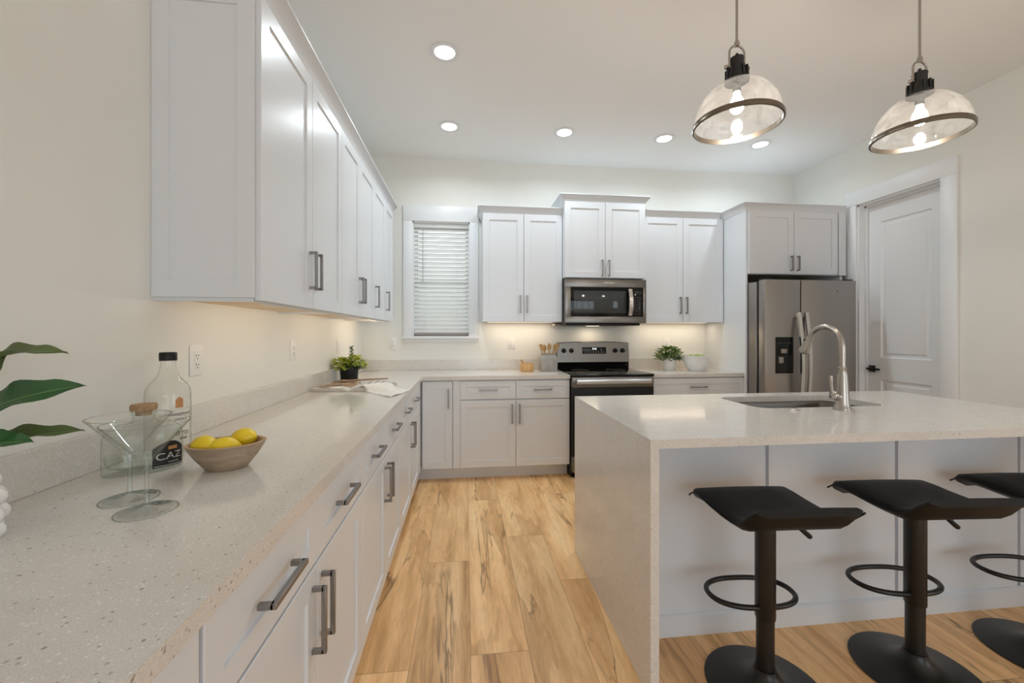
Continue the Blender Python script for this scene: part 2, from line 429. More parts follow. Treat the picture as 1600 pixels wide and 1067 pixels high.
    def build(s, name, m, parent=None, loc=None, rot=None, smooth=True, angle=38):
        bmesh.ops.remove_doubles(s.bm, verts=s.bm.verts, dist=3e-5)
        bmesh.ops.recalc_face_normals(s.bm, faces=s.bm.faces)
        me = bpy.data.meshes.new(name); s.bm.to_mesh(me); s.bm.free()
        me.materials.append(M[m] if isinstance(m, str) else m)
        if smooth:
            me.polygons.foreach_set('use_smooth', [True] * len(me.polygons))
            me.set_sharp_from_angle(angle=R(angle))
        o = bpy.data.objects.new(name, me); COL.objects.link(o)
        if parent: o.parent = parent
        if loc: o.location = loc
        if rot: o.rotation_euler = rot
        return o

def tag(o, label=None, cat=None, group=None, kind=None):
    if label: o['label'] = label
    if cat: o['category'] = cat
    if group: o['group'] = group
    if kind: o['kind'] = kind
    return o

def thing(name, label, cat, loc=(0, 0, 0), rz=0.0, group=None, kind=None):
    o = bpy.data.objects.new(name, None); o.empty_display_size = 0.05
    COL.objects.link(o); o.location = loc; o.rotation_euler = (0, 0, rz)
    return tag(o, label, cat, group, kind)

def children(o): return list(o.children)
def copy_tree(o, parent=None):
    c = o.copy(); COL.objects.link(c)
    if parent: c.parent = parent
    for ch in children(o): copy_tree(ch, c)
    return c

def text_mesh(name, body, size, m, parent, loc, rot=(R(90), 0, 0), depth=0.0004, spacing=1.0, sx=1.0):
    cu = bpy.data.curves.new(name, 'FONT'); cu.body = body; cu.size = size; cu.extrude = depth
    cu.align_x = 'CENTER'; cu.align_y = 'CENTER'; cu.space_character = spacing
    t = bpy.data.objects.new(name, cu); COL.objects.link(t)
    dg = bpy.context.evaluated_depsgraph_get()
    me = bpy.data.meshes.new_from_object(t.evaluated_get(dg)); me.name = name
    bpy.data.objects.remove(t)
    me.materials.clear(); me.materials.append(M[m])
    o = bpy.data.objects.new(name, me); COL.objects.link(o); o.parent = parent; o.location = loc; o.rotation_euler = rot
    o.scale = (sx, 1, 1)
    return o

def rrect(x0, y0, x1, y1, r, n=6):
    out = []
    for cx, cy, a0 in ((x1 - r, y1 - r, 0), (x0 + r, y1 - r, 90), (x0 + r, y0 + r, 180), (x1 - r, y0 + r, 270)):
        for i in range(n + 1):
            a = R(a0 + 90 * i / n); out.append((cx + r * math.cos(a), cy + r * math.sin(a)))
    return out

# ------------------------------------------------------------------ room shell
XL, XR, YB, YN, ZC = -1.01, 3.657, 4.21, -4.2, 3.05
XF = 5.6                      # the living room behind the camera is wider
def struct(name, b, m): return tag(b.build(name, m, smooth=False), kind='structure')
struct('floor', MB().box(XL - .15, YN - .15, -.10, XF + .15, YB + .15, 0), 'floor')
struct('ceiling', MB().box(XL - .15, YN - .15, ZC, XF + .15, YB + .15, ZC + .10), 'ceil')
struct('wall_left', MB().box(XL - .12, YN, 0, XL, YB, ZC), 'wall')
wx0, wx1, wz0, wz1 = -.525, .047, 1.257, 2.412
b = MB().plate([(XL - .12, 0), (XR + .12, 0), (XR + .12, ZC), (XL - .12, ZC)], [[(wx0, wz0), (wx1, wz0), (wx1, wz1), (wx0, wz1)]], 0, .14)
b.xf(Matrix.Translation((0, YB + .14, 0)) @ Matrix.Rotation(R(90), 4, 'X'))
struct('wall_back', b, 'wall')
dy0, dy1, dz1 = 2.768, 3.454, 2.482
b = MB().plate([(.6, 0), (dy0, 0), (dy0, dz1), (dy1, dz1), (dy1, 0), (YB, 0), (YB, ZC), (.6, ZC)], [], 0, .14)
b.xf(Matrix.Translation((XR, 0, 0)) @ Matrix(((0, 0, 1, 0), (1, 0, 0, 0), (0, 1, 0, 0), (0, 0, 0, 1))))
struct('wall_right', b, 'wall')
struct('wall_right_return', MB().box(XR + .14, .6, 0, XF + .12, .74, ZC), 'wall')
b = MB().plate([(YN, 0), (.6, 0), (.6, ZC), (YN, ZC)], [[(-3.3, .6), (-1.1, .6), (-1.1, 2.3), (-3.3, 2.3)]], 0, .12)
b.xf(Matrix.Translation((XF, 0, 0)) @ Matrix(((0, 0, 1, 0), (1, 0, 0, 0), (0, 1, 0, 0), (0, 0, 0, 1))))
struct('wall_far_right', b, 'wall')
b = MB().plate([(XL, 0), (-.35, 0), (-.35, 2.45), (3.05, 2.45), (3.05, 0), (XF, 0), (XF, ZC), (XL, ZC)], [], 0, .12)
b.xf(Matrix.Translation((0, YN, 0)) @ Matrix.Rotation(R(90), 4, 'X'))
struct('wall_front', b, 'wall')
b = MB()
for x in (-.35, .48, 1.32, 2.16, 2.97): b.box(x, YN - .07, 0, x + .08, YN - .02, 2.45)
b.box(-.35, YN - .07, 2.37, 3.05, YN - .02, 2.45); b.box(-.35, YN - .07, 0, 3.05, YN - .02, .08)
struct('window_2', b, 'trim')
b = MB()
for y in (-3.3, -2.23, -1.17): b.box(XF + .03, y, .6, XF + .08, y + .07, 2.3)
b.box(XF + .03, -3.3, .6, XF + .08, -1.1, .67); b.box(XF + .03, -3.3, 2.23, XF + .08, -1.1, 2.3)
struct('window_3', b, 'trim')
struct('baseboard_right', MB().box(XR - .014, .6, 0, XR, 2.66, .13, .004), 'trim')
struct('baseboard_left', MB().box(XL, YN, 0, XL + .014, -.5, .13, .004), 'trim')
# the yard and the neighbouring wall seen through the kitchen window
tag(MB().box(-6, 4.8, -.35, 8, 16, -.30).build('ground', 'grass'), kind='structure')
w = thing('window_1', 'white cased kitchen window', 'window', (0, YB, 0), kind='structure')
b = MB()
b.box(wx0 - .09, -.02, wz0, wx0, 0, wz1, .002); b.box(wx1, -.02, wz0, wx1 + .088, 0, wz1, .002)
b.box(wx0 - .09, -.022, wz1, wx1 + .088, 0, wz1 + .155, .002)
b.build('casing', 'trim', w)
b = MB(); b.box(wx0 - .10, -.045, wz0 - .028, wx1 + .095, .10, wz0, .004); b.box(wx0 - .085, -.016, wz0 - .058, wx1 + .083, 0, wz0 - .028, .002)
b.build('sill', 'trim', w)
b = MB()
b.box(wx0, .0, wz0, wx0 + .012, .10, wz1); b.box(wx1 - .012, .0, wz0, wx1, .10, wz1); b.box(wx0, 0, wz1 - .012, wx1, .10, wz1)
b.build('jamb', 'trim', w)
b = MB(); zm = 1.80
for z0_, z1_, y_ in ((wz0, zm + .02, .095), (zm - .02, wz1, .115)):
    b.box(wx0, y_, z0_, wx0 + .045, y_ + .02, z1_); b.box(wx1 - .045, y_, z0_, wx1, y_ + .02, z1_)
    b.box(wx0, y_, z0_, wx1, y_ + .02, z0_ + .045); b.box(wx0, y_, z1_ - .045, wx1, y_ + .02, z1_)
b.build('sash', 'trim', w)
MB().box(wx0 + .04, .103, wz0 + .04, wx1 - .04, .107, zm).build('pane', 'pane', w)
MB().box(wx0 + .04, .123, zm, wx1 - .04, .127, wz1 - .04).build('pane', 'pane', w)

# door in the right wall
d = thing('door_1', 'tall white two panel door with black lever', 'door', (XR, 0, 0), kind='structure')
b = MB(); cw = .108
b.box(-.02, dy0 - cw, 0, 0, dy0, dz1, .002); b.box(-.02, dy1, 0, 0, dy1 + cw, dz1, .002); b.box(-.022, dy0 - cw, dz1, 0, dy1 + cw, dz1 + .135, .002)
b.build('casing', 'trim', d)
b = MB()
b.box(0, dy0, 0, .13, dy0 + .014, dz1); b.box(0, dy1 - .014, 0, .13, dy1, dz1); b.box(0, dy0, dz1 - .014, .13, dy1, dz1)
b.box(.06, dy0 + .014, 0, .085, dy0 + .028, dz1 - .014); b.box(.06, dy1 - .028, 0, .085, dy1 - .014, dz1 - .014); b.box(.06, dy0, dz1 - .03, .085, dy1, dz1 - .014)
b.build('jamb', 'trim', d)
# slab built facing -y then turned to face -x
sw = dy1 - dy0 - .034
b = MB()
sh = dz1 - .018
b.rings([[(0, 0, 0), (sw, 0, 0), (sw, 0, sh), (0, 0, sh)], [(0, .035, 0), (sw, .035, 0), (sw, .035, sh), (0, .035, sh)]])
slab_m = Matrix.Translation((.087, dy1 - .017, .004)) @ Matrix.Rotation(R(-90), 4, 'Z')
b = MB()
def panel_slab(b, w_, h_, panels, t=.035):
    xs = sorted({0, w_} | {p[0] for p in panels} | {p[2] for p in panels}); zs = sorted({0, h_} | {p[1] for p in panels} | {p[3] for p in panels})
    for i in range(len(xs) - 1):
        for j in range(len(zs) - 1):
            x0, x1, z0, z1 = xs[i], xs[i + 1], zs[j], zs[j + 1]
            hit = [p for p in panels if p[0] <= x0 and p[2] >= x1 and p[1] <= z0 and p[3] >= z1]
            if not hit:
                b._add([(x0, 0, z0), (x1, 0, z0), (x1, 0, z1), (x0, 0, z1)], [(0, 1, 2, 3)])
    for p in panels:
        rl = []
        for k, y in ((0, 0), (.012, .011), (.03, .011), (.045, .004)):
            rl.append([(p[0] + k, y, p[1] + k), (p[2] - k, y, p[1] + k), (p[2] - k, y, p[3] - k), (p[0] + k, y, p[3] - k)])
        b.rings(rl, False, True)
    b.box(0, .0125, 0, w_, t, h_)
    b._add([(0, 0, 0), (0, 0, h_), (0, .0125, h_), (0, .0125, 0)], [(0, 1, 2, 3)]); b._add([(w_, 0, 0), (w_, 0, h_), (w_, .0125, h_), (w_, .0125, 0)], [(0, 1, 2, 3)])
    b._add([(0, 0, h_), (w_, 0, h_), (w_, .0125, h_), (0, .0125, h_)], [(0, 1, 2, 3)])
panel_slab(b, sw, sh, [(.12, 1.06, sw - .12, sh - .17), (.12, .22, sw - .12, .86)])
b.xf(slab_m)
slab = b.build('door_slab', 'trim', d, angle=20)
b = MB()
b.box(.02, -.012, .925, .075, 0, .985, .003); b.cyl((.047, -.01, .955), (.047, -.05, .955), .009); b.box(.035, -.058, .945, .155, -.044, .965, .004)
b.xf(slab_m); b.build('lever_handle', 'blackmet', slab)

# ------------------------------------------------------------------ cabinets
def pull(parent, cx, cz, y, length, vertical, proj=.034, t=.0115):
    b = MB(); h = length / 2
    if vertical:
        b.box(cx - t / 2, y - proj, cz - h, cx + t / 2, y - proj + t, cz + h, .001, 1)
        for s_ in (-1, 1):
            za = cz + s_ * h; b.box(cx - t / 2, y - proj + t * .5, min(za, za - s_ * t), cx + t / 2, y, max(za, za - s_ * t), .001, 1)
    else:
        b.box(cx - h, y - proj, cz - t / 2, cx + h, y - proj + t, cz + t / 2, .001, 1)
        for s_ in (-1, 1):
            xa = cx + s_ * h; b.box(min(xa, xa - s_ * t), y - proj + t * .5, cz - t / 2, max(xa, xa - s_ * t), y, cz + t / 2, .001, 1)
    return b.build('handle', 'pull', parent)

G = .002   # half gap between fronts
ZT, ZBOX, ZSPLIT = .114, .8785, .705
def base_cab(name, label, group, loc, rz, w, layout, depth=.59, toe_l=0, toe_r=0):
    t = thing(name, label, 'cabinet', loc, rz, group)
    b = MB().box(0, .020, ZT, w, depth, ZBOX); b.build('carcass', 'cab', t)
    MB().box(toe_l, .095, 0, w - toe_r, .11, ZT).build('toe_kick', 'cab', t)
    for kind, x0, x1, hside in layout:
        if kind == 'filler':
            MB().box(x0, .004, ZT, x1, .02, ZBOX - .003).build('filler_strip', 'cab', t); continue
        z0, z1 = {'door': (ZT, ZSPLIT - G), 'drawer': (ZSPLIT + G, ZBOX - .008), 'full': (ZT, ZBOX - .008)}[kind]
        o = MB().front(x0 + G, z0 + G, x1 - G, z1 - G, 0, rail=.05 if kind == 'drawer' else .06).build('drawer' if kind == 'drawer' else 'door', 'cab', t)
        if kind == 'drawer': pull(o, (x0 + x1) / 2, (z0 + z1) / 2, 0, .155, False)
        else:
            hx = x1 - .033 if hside == 'r' else x0 + .033
            pull(o, hx, z1 - .125 if kind == 'door' else z1 - .15, 0, .165, True)
    return t

XD = -.374   # door plane of the left run
YD = 3.585   # door plane of the back run
def two_over_two(w): return [('drawer', 0, w / 2, ''), ('drawer', w / 2, w, ''), ('door', 0, w / 2, 'r'), ('door', w / 2, w, 'l')]
lr = R(90)
GB = 'base cabinets along the left wall'
base_cab('base_cabinet', 'white base cabinet cut by the bottom left edge of the photo, nearest the viewer', GB, (XD, -.30, 0), lr, .93, two_over_two(.93))
base_cab('base_cabinet', 'white base cabinet under the martini glasses with two drawers over two doors', GB, (XD, .637, 0), lr, .914, two_over_two(.914))
base_cab('base_cabinet', 'middle white base cabinet of the left run, just beyond the lemon bowl', GB, (XD, 1.553, 0), lr, .914, two_over_two(.914))
base_cab('base_cabinet', 'farthest white base cabinet of the left run, under the open cookbook', GB, (XD, 2.469, 0), lr, .914, two_over_two(.914) )
GK = 'base cabinets along the back wall'
base_cab('corner_cabinet', 'narrow white corner cabinet with one full height door, under the window', GK, (XD, YD, 0), 0, .27, [('full', .008, .265, 'r')], toe_l=-.07)
base_cab('base_cabinet', 'white base cabinet with two drawers left of the range', GK, (-.104, YD, 0), 0, 1.034,
         [('filler', .002, .062, '')] + [(k, x0 + .062, x1 + .062, h_) for k, x0, x1, h_ in two_over_two(.972)])
base_cab('base_cabinet', 'white base cabinet with one wide drawer between range and refrigerator panel', GK, (1.70, YD, 0), 0, .902,
         [('drawer', 0, .902, ''), ('door', 0, .451, 'r'), ('door', .451, .902, 'l')])
# corner filler of the left run
tag(MB().box(XD - .02, 3.384, ZT, XD - .004, YD - .002, ZBOX - .003).build('filler_panel', 'cab'), 'narrow white filler strip closing the inside corner of the base cabinets', 'filler panel')

def crown_profile(): return [(0, 0), (-.003, 0), (-.003, .004), (-.044, .060), (-.046, .061), (-.046, .069), (0, .069)]
def crown_path(b, path):
    # path of (x, y, nx, ny): outward offsets mitred by the caller via direction vectors
    rl = []
    for x, y, nx, ny, z in path:
        rl.append([(x - px_ * nx, y - px_ * ny, z + pz) for px_, pz in crown_profile()])
    return b.rings(rl)

def upper_cab(name, label, group, loc, rz, w, h, doors, depth=.33, hz=.115, hl=.165, stile=.06):
    # loc z is the bottom of the face frame; doors list of (x0, x1, handle side)
    t = thing(name, label, 'cabinet', loc, rz, group)
    MB().box(0, .0235, .016, w, depth, h).build('carcass', 'cab', t)
    b = MB().box(0, .0235, 0, w, .038, .0165); b.box(0, .038, 0, .016, depth, .0165); b.box(w - .016, .038, 0, w, depth, .0165)
    b.build('bottom_rail', 'cab', t)
    b = MB().box(.016, .038, .011, w - .016, depth, .0159); b.build('underside', 'maple', t)
    for x0, x1, hs in doors:
        o = MB().front(x0 + G, .004, x1 - G, h - .006, 0, rail=stile).build('door', 'cab', t)
        pull(o, x1 - .033 if hs == 'r' else x0 + .033, .004 + hz + hl / 2 - .03, 0, hl, True)
    return t

XU, YU, ZU = -.68, 3.88, 1.392
GU = 'wall cabinets over the left counter'
U = []
U.append(upper_cab('wall_cabinet', 'nearest white wall cabinet on the left wall, its panelled end facing the viewer', GU, (XU, 1.462, ZU), lr, .912, 1.038, [(0, .468, 'r'), (.468, .912, 'l')]))
U.append(upper_cab('wall_cabinet', 'second white two door wall cabinet from the near end on the left wall', GU, (XU, 2.374, ZU), lr, .819, 1.038, [(0, .40, 'r'), (.40, .819, 'l')]))
U.append(upper_cab('wall_cabinet', 'third white wall cabinet on the left wall, single door', GU, (XU, 3.193, ZU), lr, .428, 1.038, [(0, .428, 'l')]))
U.append(upper_cab('wall_cabinet', 'farthest white single door wall cabinet on the left wall, beside the window', GU, (XU, 3.621, ZU), lr, .385, 1.038, [(0, .385, 'l')]))
# applied end panel with a shallow recessed field
b = MB().front(0, .012, .312, 1.036, 0, t=.012, rail=.052, rec=.006)
b.xf(Matrix.Translation((-.3295, 0, 0)) )
e = b.build('end_panel', 'cab', None)
e.parent = U[0]; e.matrix_parent_inverse = Matrix.Identity(4)
e.location = (-.012, 0, 0); e.rotation_euler = (0, 0, R(-90))
for z in (.2, .55, .92):
    MB().box(.001, .0188, z, .012, .0238, z + .02).build('bumper', 'black', U[0])
# crown along the left run
cr_ = thing('crown_molding', 'long white crown molding along the top of the left wall cabinets', 'crown molding', (0, 0, ZU + 1.034))
b = MB(); xf_ = XU - .007
crown_path(b, [(XL + .001, 1.45, 0, -1, 0), (xf_, 1.45, 1, -1, 0), (xf_, 3.975, 1, 1, 0), (XL + .001, 3.975, 0, 1, 0)])
b.build('molding', 'cab', cr_)

GV = 'wall cabinets on the back wall'
cl = upper_cab('wall_cabinet', 'white two door wall cabinet between the window and the microwave', GV, (.165, YU, ZU), 0, .768, 1.036, [(0, .392, 'r'), (.392, .768, 'l')])
b = MB(); crown_path(b, [(0, .325, -1, 0, 1.03), (0, .018, -1, -1, 1.03), (.768, .018, 0, -1, 1.03)]); b.build('crown', 'cab', cl)
cm = upper_cab('wall_cabinet', 'raised white two door wall cabinet directly above the microwave', GV, (.935, 3.80, 1.812), 0, .80, .73, [(0, .4, 'r'), (.4, .80, 'l')], depth=.41, hz=.045, hl=.155)
b = MB(); crown_path(b, [(0, .405, -1, 0, .724), (0, .018, -1, -1, .724), (.80, .018, 1, -1, .724), (.80, .405, 1, 0, .724)]); b.build('crown', 'cab', cm)
cr2 = upper_cab('wall_cabinet', 'white two door wall cabinet right of the microwave', GV, (1.737, YU, ZU), 0, .863, 1.05, [(0, .428, 'r'), (.428, .858, 'l')])
b = MB(); crown_path(b, [(0, .018, 0, -1, 1.044), (.822, .018, 0, -1, 1.044)]); b.build('crown', 'cab', cr2)
YF = 3.54
cf = upper_cab('wall_cabinet', 'short deep white cabinet over the refrigerator', GV, (2.624, YF, 1.838), 0, .925, .60, [(0, .458, 'r'), (.458, .915, 'l')], depth=.668, hz=.06, hl=.14)
MB().box(.925, .0, 0, 1.0, .02, .60).build('filler_strip', 'cab', cf)
b = MB(); crown_path(b, [(-.022, .38, -1, 0, .592), (-.022, .018, -1, -1, .592), (.985, .018, 0, -1, .592)]); b.build('crown', 'cab', cf)
tag(MB().box(2.603, YF + .02, 0, 2.6235, YB - .002, 2.437, .001).build('tall_panel', 'cab'), 'tall white side panel left of the refrigerator', 'panel')
tag(MB().box(3.585, YF + .022, 0, 3.605, YB - .002, 1.836, .001).build('tall_panel', 'cab'), 'slim white side panel right of the refrigerator beside the door', 'panel')

# under cabinet light bars
def led_bar(label, loc, length, rz, power, tilt=0.0):
    # bar along local x; the diffuser looks down, tipped by tilt towards local +y (the wall)
    t = thing('light_bar', label, 'light bar', loc, rz, 'light bars under the wall cabinets')
    h = length / 2
    m_ = Matrix.Rotation(tilt, 4, 'X')
    MB().box(-h, -.007, 0, h, .007, .006).xf(m_).build('housing', 'white', t)
    MB().box(-h + .004, -.005, -.0015, h - .004, .005, .0002).xf(m_).build('diffuser', 'led', t)
    lp_ = lamp('strip_light', 'AREA', tuple(m_ @ Vector((0, 0, -.003))), power, WARM, (tilt, 0, 0), length - .02, .010, parent=t)
zl = ZU + .0035
led_bar('lit light bar under the cabinet left of the microwave', (.55, 4.08, zl), .66, 0, P_UNDER)
led_bar('lit light bar under the cabinet right of the microwave', (2.17, 4.08, zl), .74, 0, P_UNDER * 1.1)
led_bar('lit light bar under the near end of the left wall cabinets', (-.735, 1.93, zl), .74, R(90), P_UNDER * .36, R(62))
led_bar('lit light bar under the middle of the left wall cabinets', (-.735, 2.785, zl), .67, R(90), P_UNDER * .36, R(62))
led_bar('lit light bar under the far end of the left wall cabinets', (-.735, 3.61, zl), .66, R(90), P_UNDER * .7, R(62))

# ------------------------------------------------------------------ countertops
XC, YC = -.361, 3.57
ct = thing('countertop', 'L-shaped speckled quartz countertop along the left and back walls', 'countertop', (0, 0, 0))
b = MB().plate([(XL + .001, -.34), (XC, -.34), (XC, YC), (.930, YC), (.930, YB - .001), (XL + .001, YB - .001)], [], .881, .914)
b.build('slab', 'quartz', ct, smooth=False)
b = MB(); b.box(XL + .001, -.34, .9142, XL + .021, YB - .001, 1.016, .0015, 1); b.build('backsplash', 'quartz', ct)
b = MB(); b.box(XL + .0212, YB - .021, .9142, .930, YB - .001, 1.016, .0015, 1); b.build('backsplash', 'quartz', ct)
ct2 = thing('countertop', 'short speckled quartz countertop between range and refrigerator', 'countertop', (0, 0, 0))
MB().box(1.698, YC, .881, 2.602, YB - .001, .914, .001, 1).build('slab', 'quartz', ct2)
MB().box(1.698, YB - .021, .9142, 2.602, YB - .001, 1.016, .0015, 1).build('backsplash', 'quartz', ct2)

# ------------------------------------------------------------------ island
IX0, IX1, IY0, IY1 = .642, 2.735, 1.365, 2.36
it = thing('island_countertop', 'white speckled quartz island top with a waterfall side', 'countertop', (0, 0, 0))
hole = rrect(1.45, 1.875, 2.165, 2.235, .07)
MB().plate([(IX0, IY0), (IX1, IY0), (IX1, IY1), (IX0, IY1)], [hole], .882, .914).build('slab', 'quartz', it, smooth=False)
MB().box(IX0, IY0, .001, IX0 + .0315, IY1, .8818).build('waterfall_side', 'quartz', it)
MB().box(IX1 - .0315, IY0, .001, IX1, IY1, .8818).build('waterfall_side', 'quartz', it)
ib = thing('island_cabinet', 'white panelled island cabinet behind the bar stools', 'cabinet', (0, 0, 0))
PX0, PX1, PY = IX0 + .0322, IX1 - .0322, 1.66
b = MB(); b.plate([(PX0, PY + .016), (PX1, PY + .016), (PX1, IY1 - .03), (PX0, IY1 - .03)], [rrect(1.40, 1.83, 2.215, 2.28, .05)], .60, .8815)
b.box(PX0, PY + .016, 0, PX1, IY1 - .03, .60)
b.build('carcass', 'cab', ib, smooth=False)
xs = [PX0, 1.3155, 1.956, 2.611, PX1]
for i in range(4):
    MB().box(xs[i] + (.008 if i else 0), PY, .0, xs[i + 1] - (.008 if i < 3 else 0), PY + .0155, .881, .001, 1).build('back_panel', 'cab', ib)
b = MB()
b.rings([[(PX0, PY, 0), (PX0, PY - .014, 0), (PX0, PY - .014, .082), (PX0, PY - .006, .088), (PX0, PY, .090)], [(PX1, PY, 0), (PX1, PY - .014, 0), (PX1, PY - .014, .082), (PX1, PY - .006, .088), (PX1, PY, .090)]])
b.build('base_trim', 'cab', ib, smooth=False)

# sink
sk = thing('sink', 'undermount stainless steel sink in the island top', 'sink', (1.8075, 2.055, .66))
def rr3(x0, y0, x1, y1, r, z): return [(p[0] - 1.8075, p[1] - 2.055, z - .66) for p in rrect(x0, y0, x1, y1, r)]
b = MB()
b.rings([rr3(1.435, 1.86, 2.18, 2.25, .075, .8805), rr3(1.445, 1.87, 2.17, 2.24, .07, .8805), rr3(1.452, 1.877, 2.163, 2.233, .07, .86),
         rr3(1.46, 1.885, 2.155, 2.225, .07, .70), rr3(1.49, 1.915, 2.125, 2.195, .05, .675), rr3(1.78, 2.03, 1.835, 2.08, .02, .668)], False, True)
b.build('basin', 'sinksteel', sk)
MB().lathe([(.0, .012), (.03, .012), (.042, .016), (.045, .013), (.03, .006), (0, .006)], 24).build('drain', 'brightsteel', sk)
bt = tag(MB().lathe([(.0, 0), (.020, 0), (.021, .003), (.0185, .006), (.012, .007), (.011, .010), (0, .011)], 24).build('air_switch', 'brightsteel', loc=(1.578, 1.812, .914)), 'small round metal air switch set in the island top beside the sink', 'switch')

# faucet
fc = thing('faucet', 'brushed nickel gooseneck faucet with pull-down spray head and side lever', 'faucet', (1.823, 1.80, .914))
MB().lathe([(0, 0), (.036, 0), (.037, .006), (.034, .012), (.030, .03), (.0265, .09), (.0215, .17), (.0165, .196), (.0185, .200), (.0185, .206), (.015, .208), (0, .208)], 28).build('body', 'nickel', fc)
pts = [(0, 0, .205), (0, 0, .26), (0, 0, .30)]
for i in range(1, 15):
    a = PI - (PI * .87) * i / 14; pts.append((0, .100 + .100 * math.cos(a), .30 + .105 * math.sin(a)))
MB().tube(pts, .0135, 16).build('spout', 'nickel', fc)
p_end = Vector(pts[-1]); dr = (p_end - Vector(pts[-2])).normalized()
b = MB(); b.tube([tuple(p_end - dr * .006), tuple(p_end + dr * .004), tuple(p_end + dr * .012), tuple(p_end + dr * .05), tuple(p_end + dr * .075), tuple(p_end + dr * .083)], [.0155, .0165, .0155, .022, .0255, .023], 20)
sh_ = b.build('spray_head', 'nickel', fc)
q = p_end + dr * .025
MB().box(-.006, q.y + .012, q.z + .004, .006, q.y + .022, q.z + .022, .002).build('button', 'black', sh_)
b = MB(); b.tube([(-.012, 0, .062), (-.035, 0, .066), (-.052, 0, .072)], [.019, .021, .012], 16); b.ball((-.042, 0, .070), .022, 10)
b.tube([(-.05, 0, .075), (-.060, -.002, .10), (-.064, -.004, .13), (-.068, -.006, .160), (-.069, -.006, .166)], [.013, .0085, .008, .0095, .0085], 14)
b.build('lever', 'nickel', fc)

# ------------------------------------------------------------------ range
RX, RW = .934, .760
rg = thing('range', 'stainless steel electric range with black glass cooktop', 'range', (RX, 3.56, 0))
MB().box(.004, .02, .0, RW - .004, .62, .898).build('body', 'black', rg)
MB().box(0, -.035, .899, RW, .60, .921, .004).build('cooktop', 'bglass', rg)
b = MB()
for cx, cy, r in ((.20, .12, .10), (.56, .12, .115), (.20, .40, .08), (.56, .40, .09)):
    b.lathe([(r, 0), (r + .003, 0), (r + .003, .0006), (r, .0006), (r, 0)], 40, (cx, cy, .921))
b.build('burner_ring', 'slot', rg)
bgd = MB()
bgd.rings([[(x, .545, .921), (x, .535, .975), (x, .56, .985), (x, .62, .985), (x, .62, .921)] for x in (.004, RW - .004)])
bgd.build('lower_backguard', 'bglass', rg)
def arch(x): return 1.188 + .012 * (1 - ((x - RW / 2) / (RW / 2)) ** 2)
n = 16
b = MB(); b.rings([[(x, .548, .985), (x, .535, .990), (x, .553, arch(x) - .006), (x, .560, arch(x)), (x, .62, arch(x)), (x, .62, .985)] for x in [.002 + (RW - .004) * i / n for i in range(n + 1)]])
bk = b.build('control_panel', 'steel', rg)
for kx in (.068, .148, .612, .690):
    b = MB(); b.lathe([(0, 0), (.024, 0), (.024, .006), (.0195, .010), (.0185, .026), (.016, .029), (0, .029)], 24)
    b.box(-.003, -.018, .028, .003, .018, .034, .001); b.xf(Matrix.Translation((kx, .545, 1.108)) @ Matrix.Rotation(R(96), 4, 'X'))
    b.build('knob', 'black', bk)
dsp = MB().box(.262, .536, 1.075, .512, .545, 1.142, .001).build('display', 'bglass', bk)
text_mesh('clock_digits', '5:16', .026, 'digit', dsp, (.387, .5355, 1.125))
b = MB()
for i in range(8):
    for j in range(2): b.box(.285 + i * .028, .5355, 1.085 + j * .012, .297 + i * .028, .5362, 1.089 + j * .012)
b.build('key_print', 'cord', dsp)
od = MB().box(.003, -.03, .20, RW - .003, .018, .804, .004).build('oven_door', 'ovenglass', rg)
MB().box(.003, -.031, .805, RW - .003, .018, .896, .004).build('door_band', 'steel', od)
b = MB()
b.box(.035, -.070, .838, RW - .035, -.052, .880, .006, 3)
for x in (.06, RW - .085): b.box(x, -.054, .848, x + .025, -.03, .870, .002)
b.build('handle', 'brightsteel', od)
MB().box(.003, -.03, .055, RW - .003, .018, .195, .004).build('storage_drawer', 'steel', rg)
MB().box(.02, .02, 0, RW - .02, .04, .055).build('toe_kick', 'black', rg)

# ------------------------------------------------------------------ microwave
MX0, MX1, MZ0, MZ1 = .932, 1.730, 1.382, 1.800
mw = thing('microwave', 'stainless steel over-the-range microwave', 'microwave', (MX0, 3.77, MZ0))
mwd = MX1 - MX0; mwh = MZ1 - MZ0
MB().box(.004, .03, .0, mwd - .004, .435, mwh, .002).build('body', 'black', mw)
b = MB()
b.box(0, 0, .0, mwd, .032, .062, .003); b.box(0, 0, mwh - .078, mwd, .032, mwh - .002, .003)
b.box(0, 0, .058, .055, .032, mwh - .074, .003); b.box(mwd - .03, 0, .058, mwd, .032, mwh - .074, .003)
fr_ = b.build('front_frame', 'steel', mw)
text_mesh('brand_print', 'Whirlpool', .024, 'silver', fr_, (mwd * .54, -.0006, mwh - .036))
dr_ = MB().box(.052, .003, .058, .655, .03, mwh - .074, .002).build('door', 'bglass', mw)
MB().box(.085, .001, .095, .600, .004, mwh - .112, .001).build('window', 'mwglass', dr_)
b = MB()
hp = []
for i in range(13):
    u = i / 12; zz = .072 + u * (mwh - .165); hp.append((zz, -.02 - .030 * math.sin(PI * u)))
b.rings([[(.612, y, z), (.648, y, z), (.648, y + .012, z), (.612, y + .012, z)] for z, y in hp])
for z in (.085, mwh - .105): b.box(.62, -.025, z - .008, .64, .005, z + .008)
b.build('handle', 'brightsteel', dr_)
cp = MB().box(.657, .002, .058, mwd - .028, .03, mwh - .074, .002).build('control_panel', 'bglass', mw)
MB().box(.682, .0008, mwh - .138, mwd - .05, .003, mwh - .112).build('display', 'mwglass', cp)
b = MB()
for i in range(3):
    for j in range(8): b.box(.685 + i * .022, .001, .085 + j * .022, .697 + i * .022, .0025, .091 + j * .022)
b.build('keypad', 'slot', cp)
b = MB(); b.box(.02, .03, -.022, mwd - .05, .42, .0, .006); b.build('vent_grille', 'black', mw)
MB().box(-.045, .25, -.022, .10, .42, -.004, .002).build('vent_tab', 'taupe', mw)
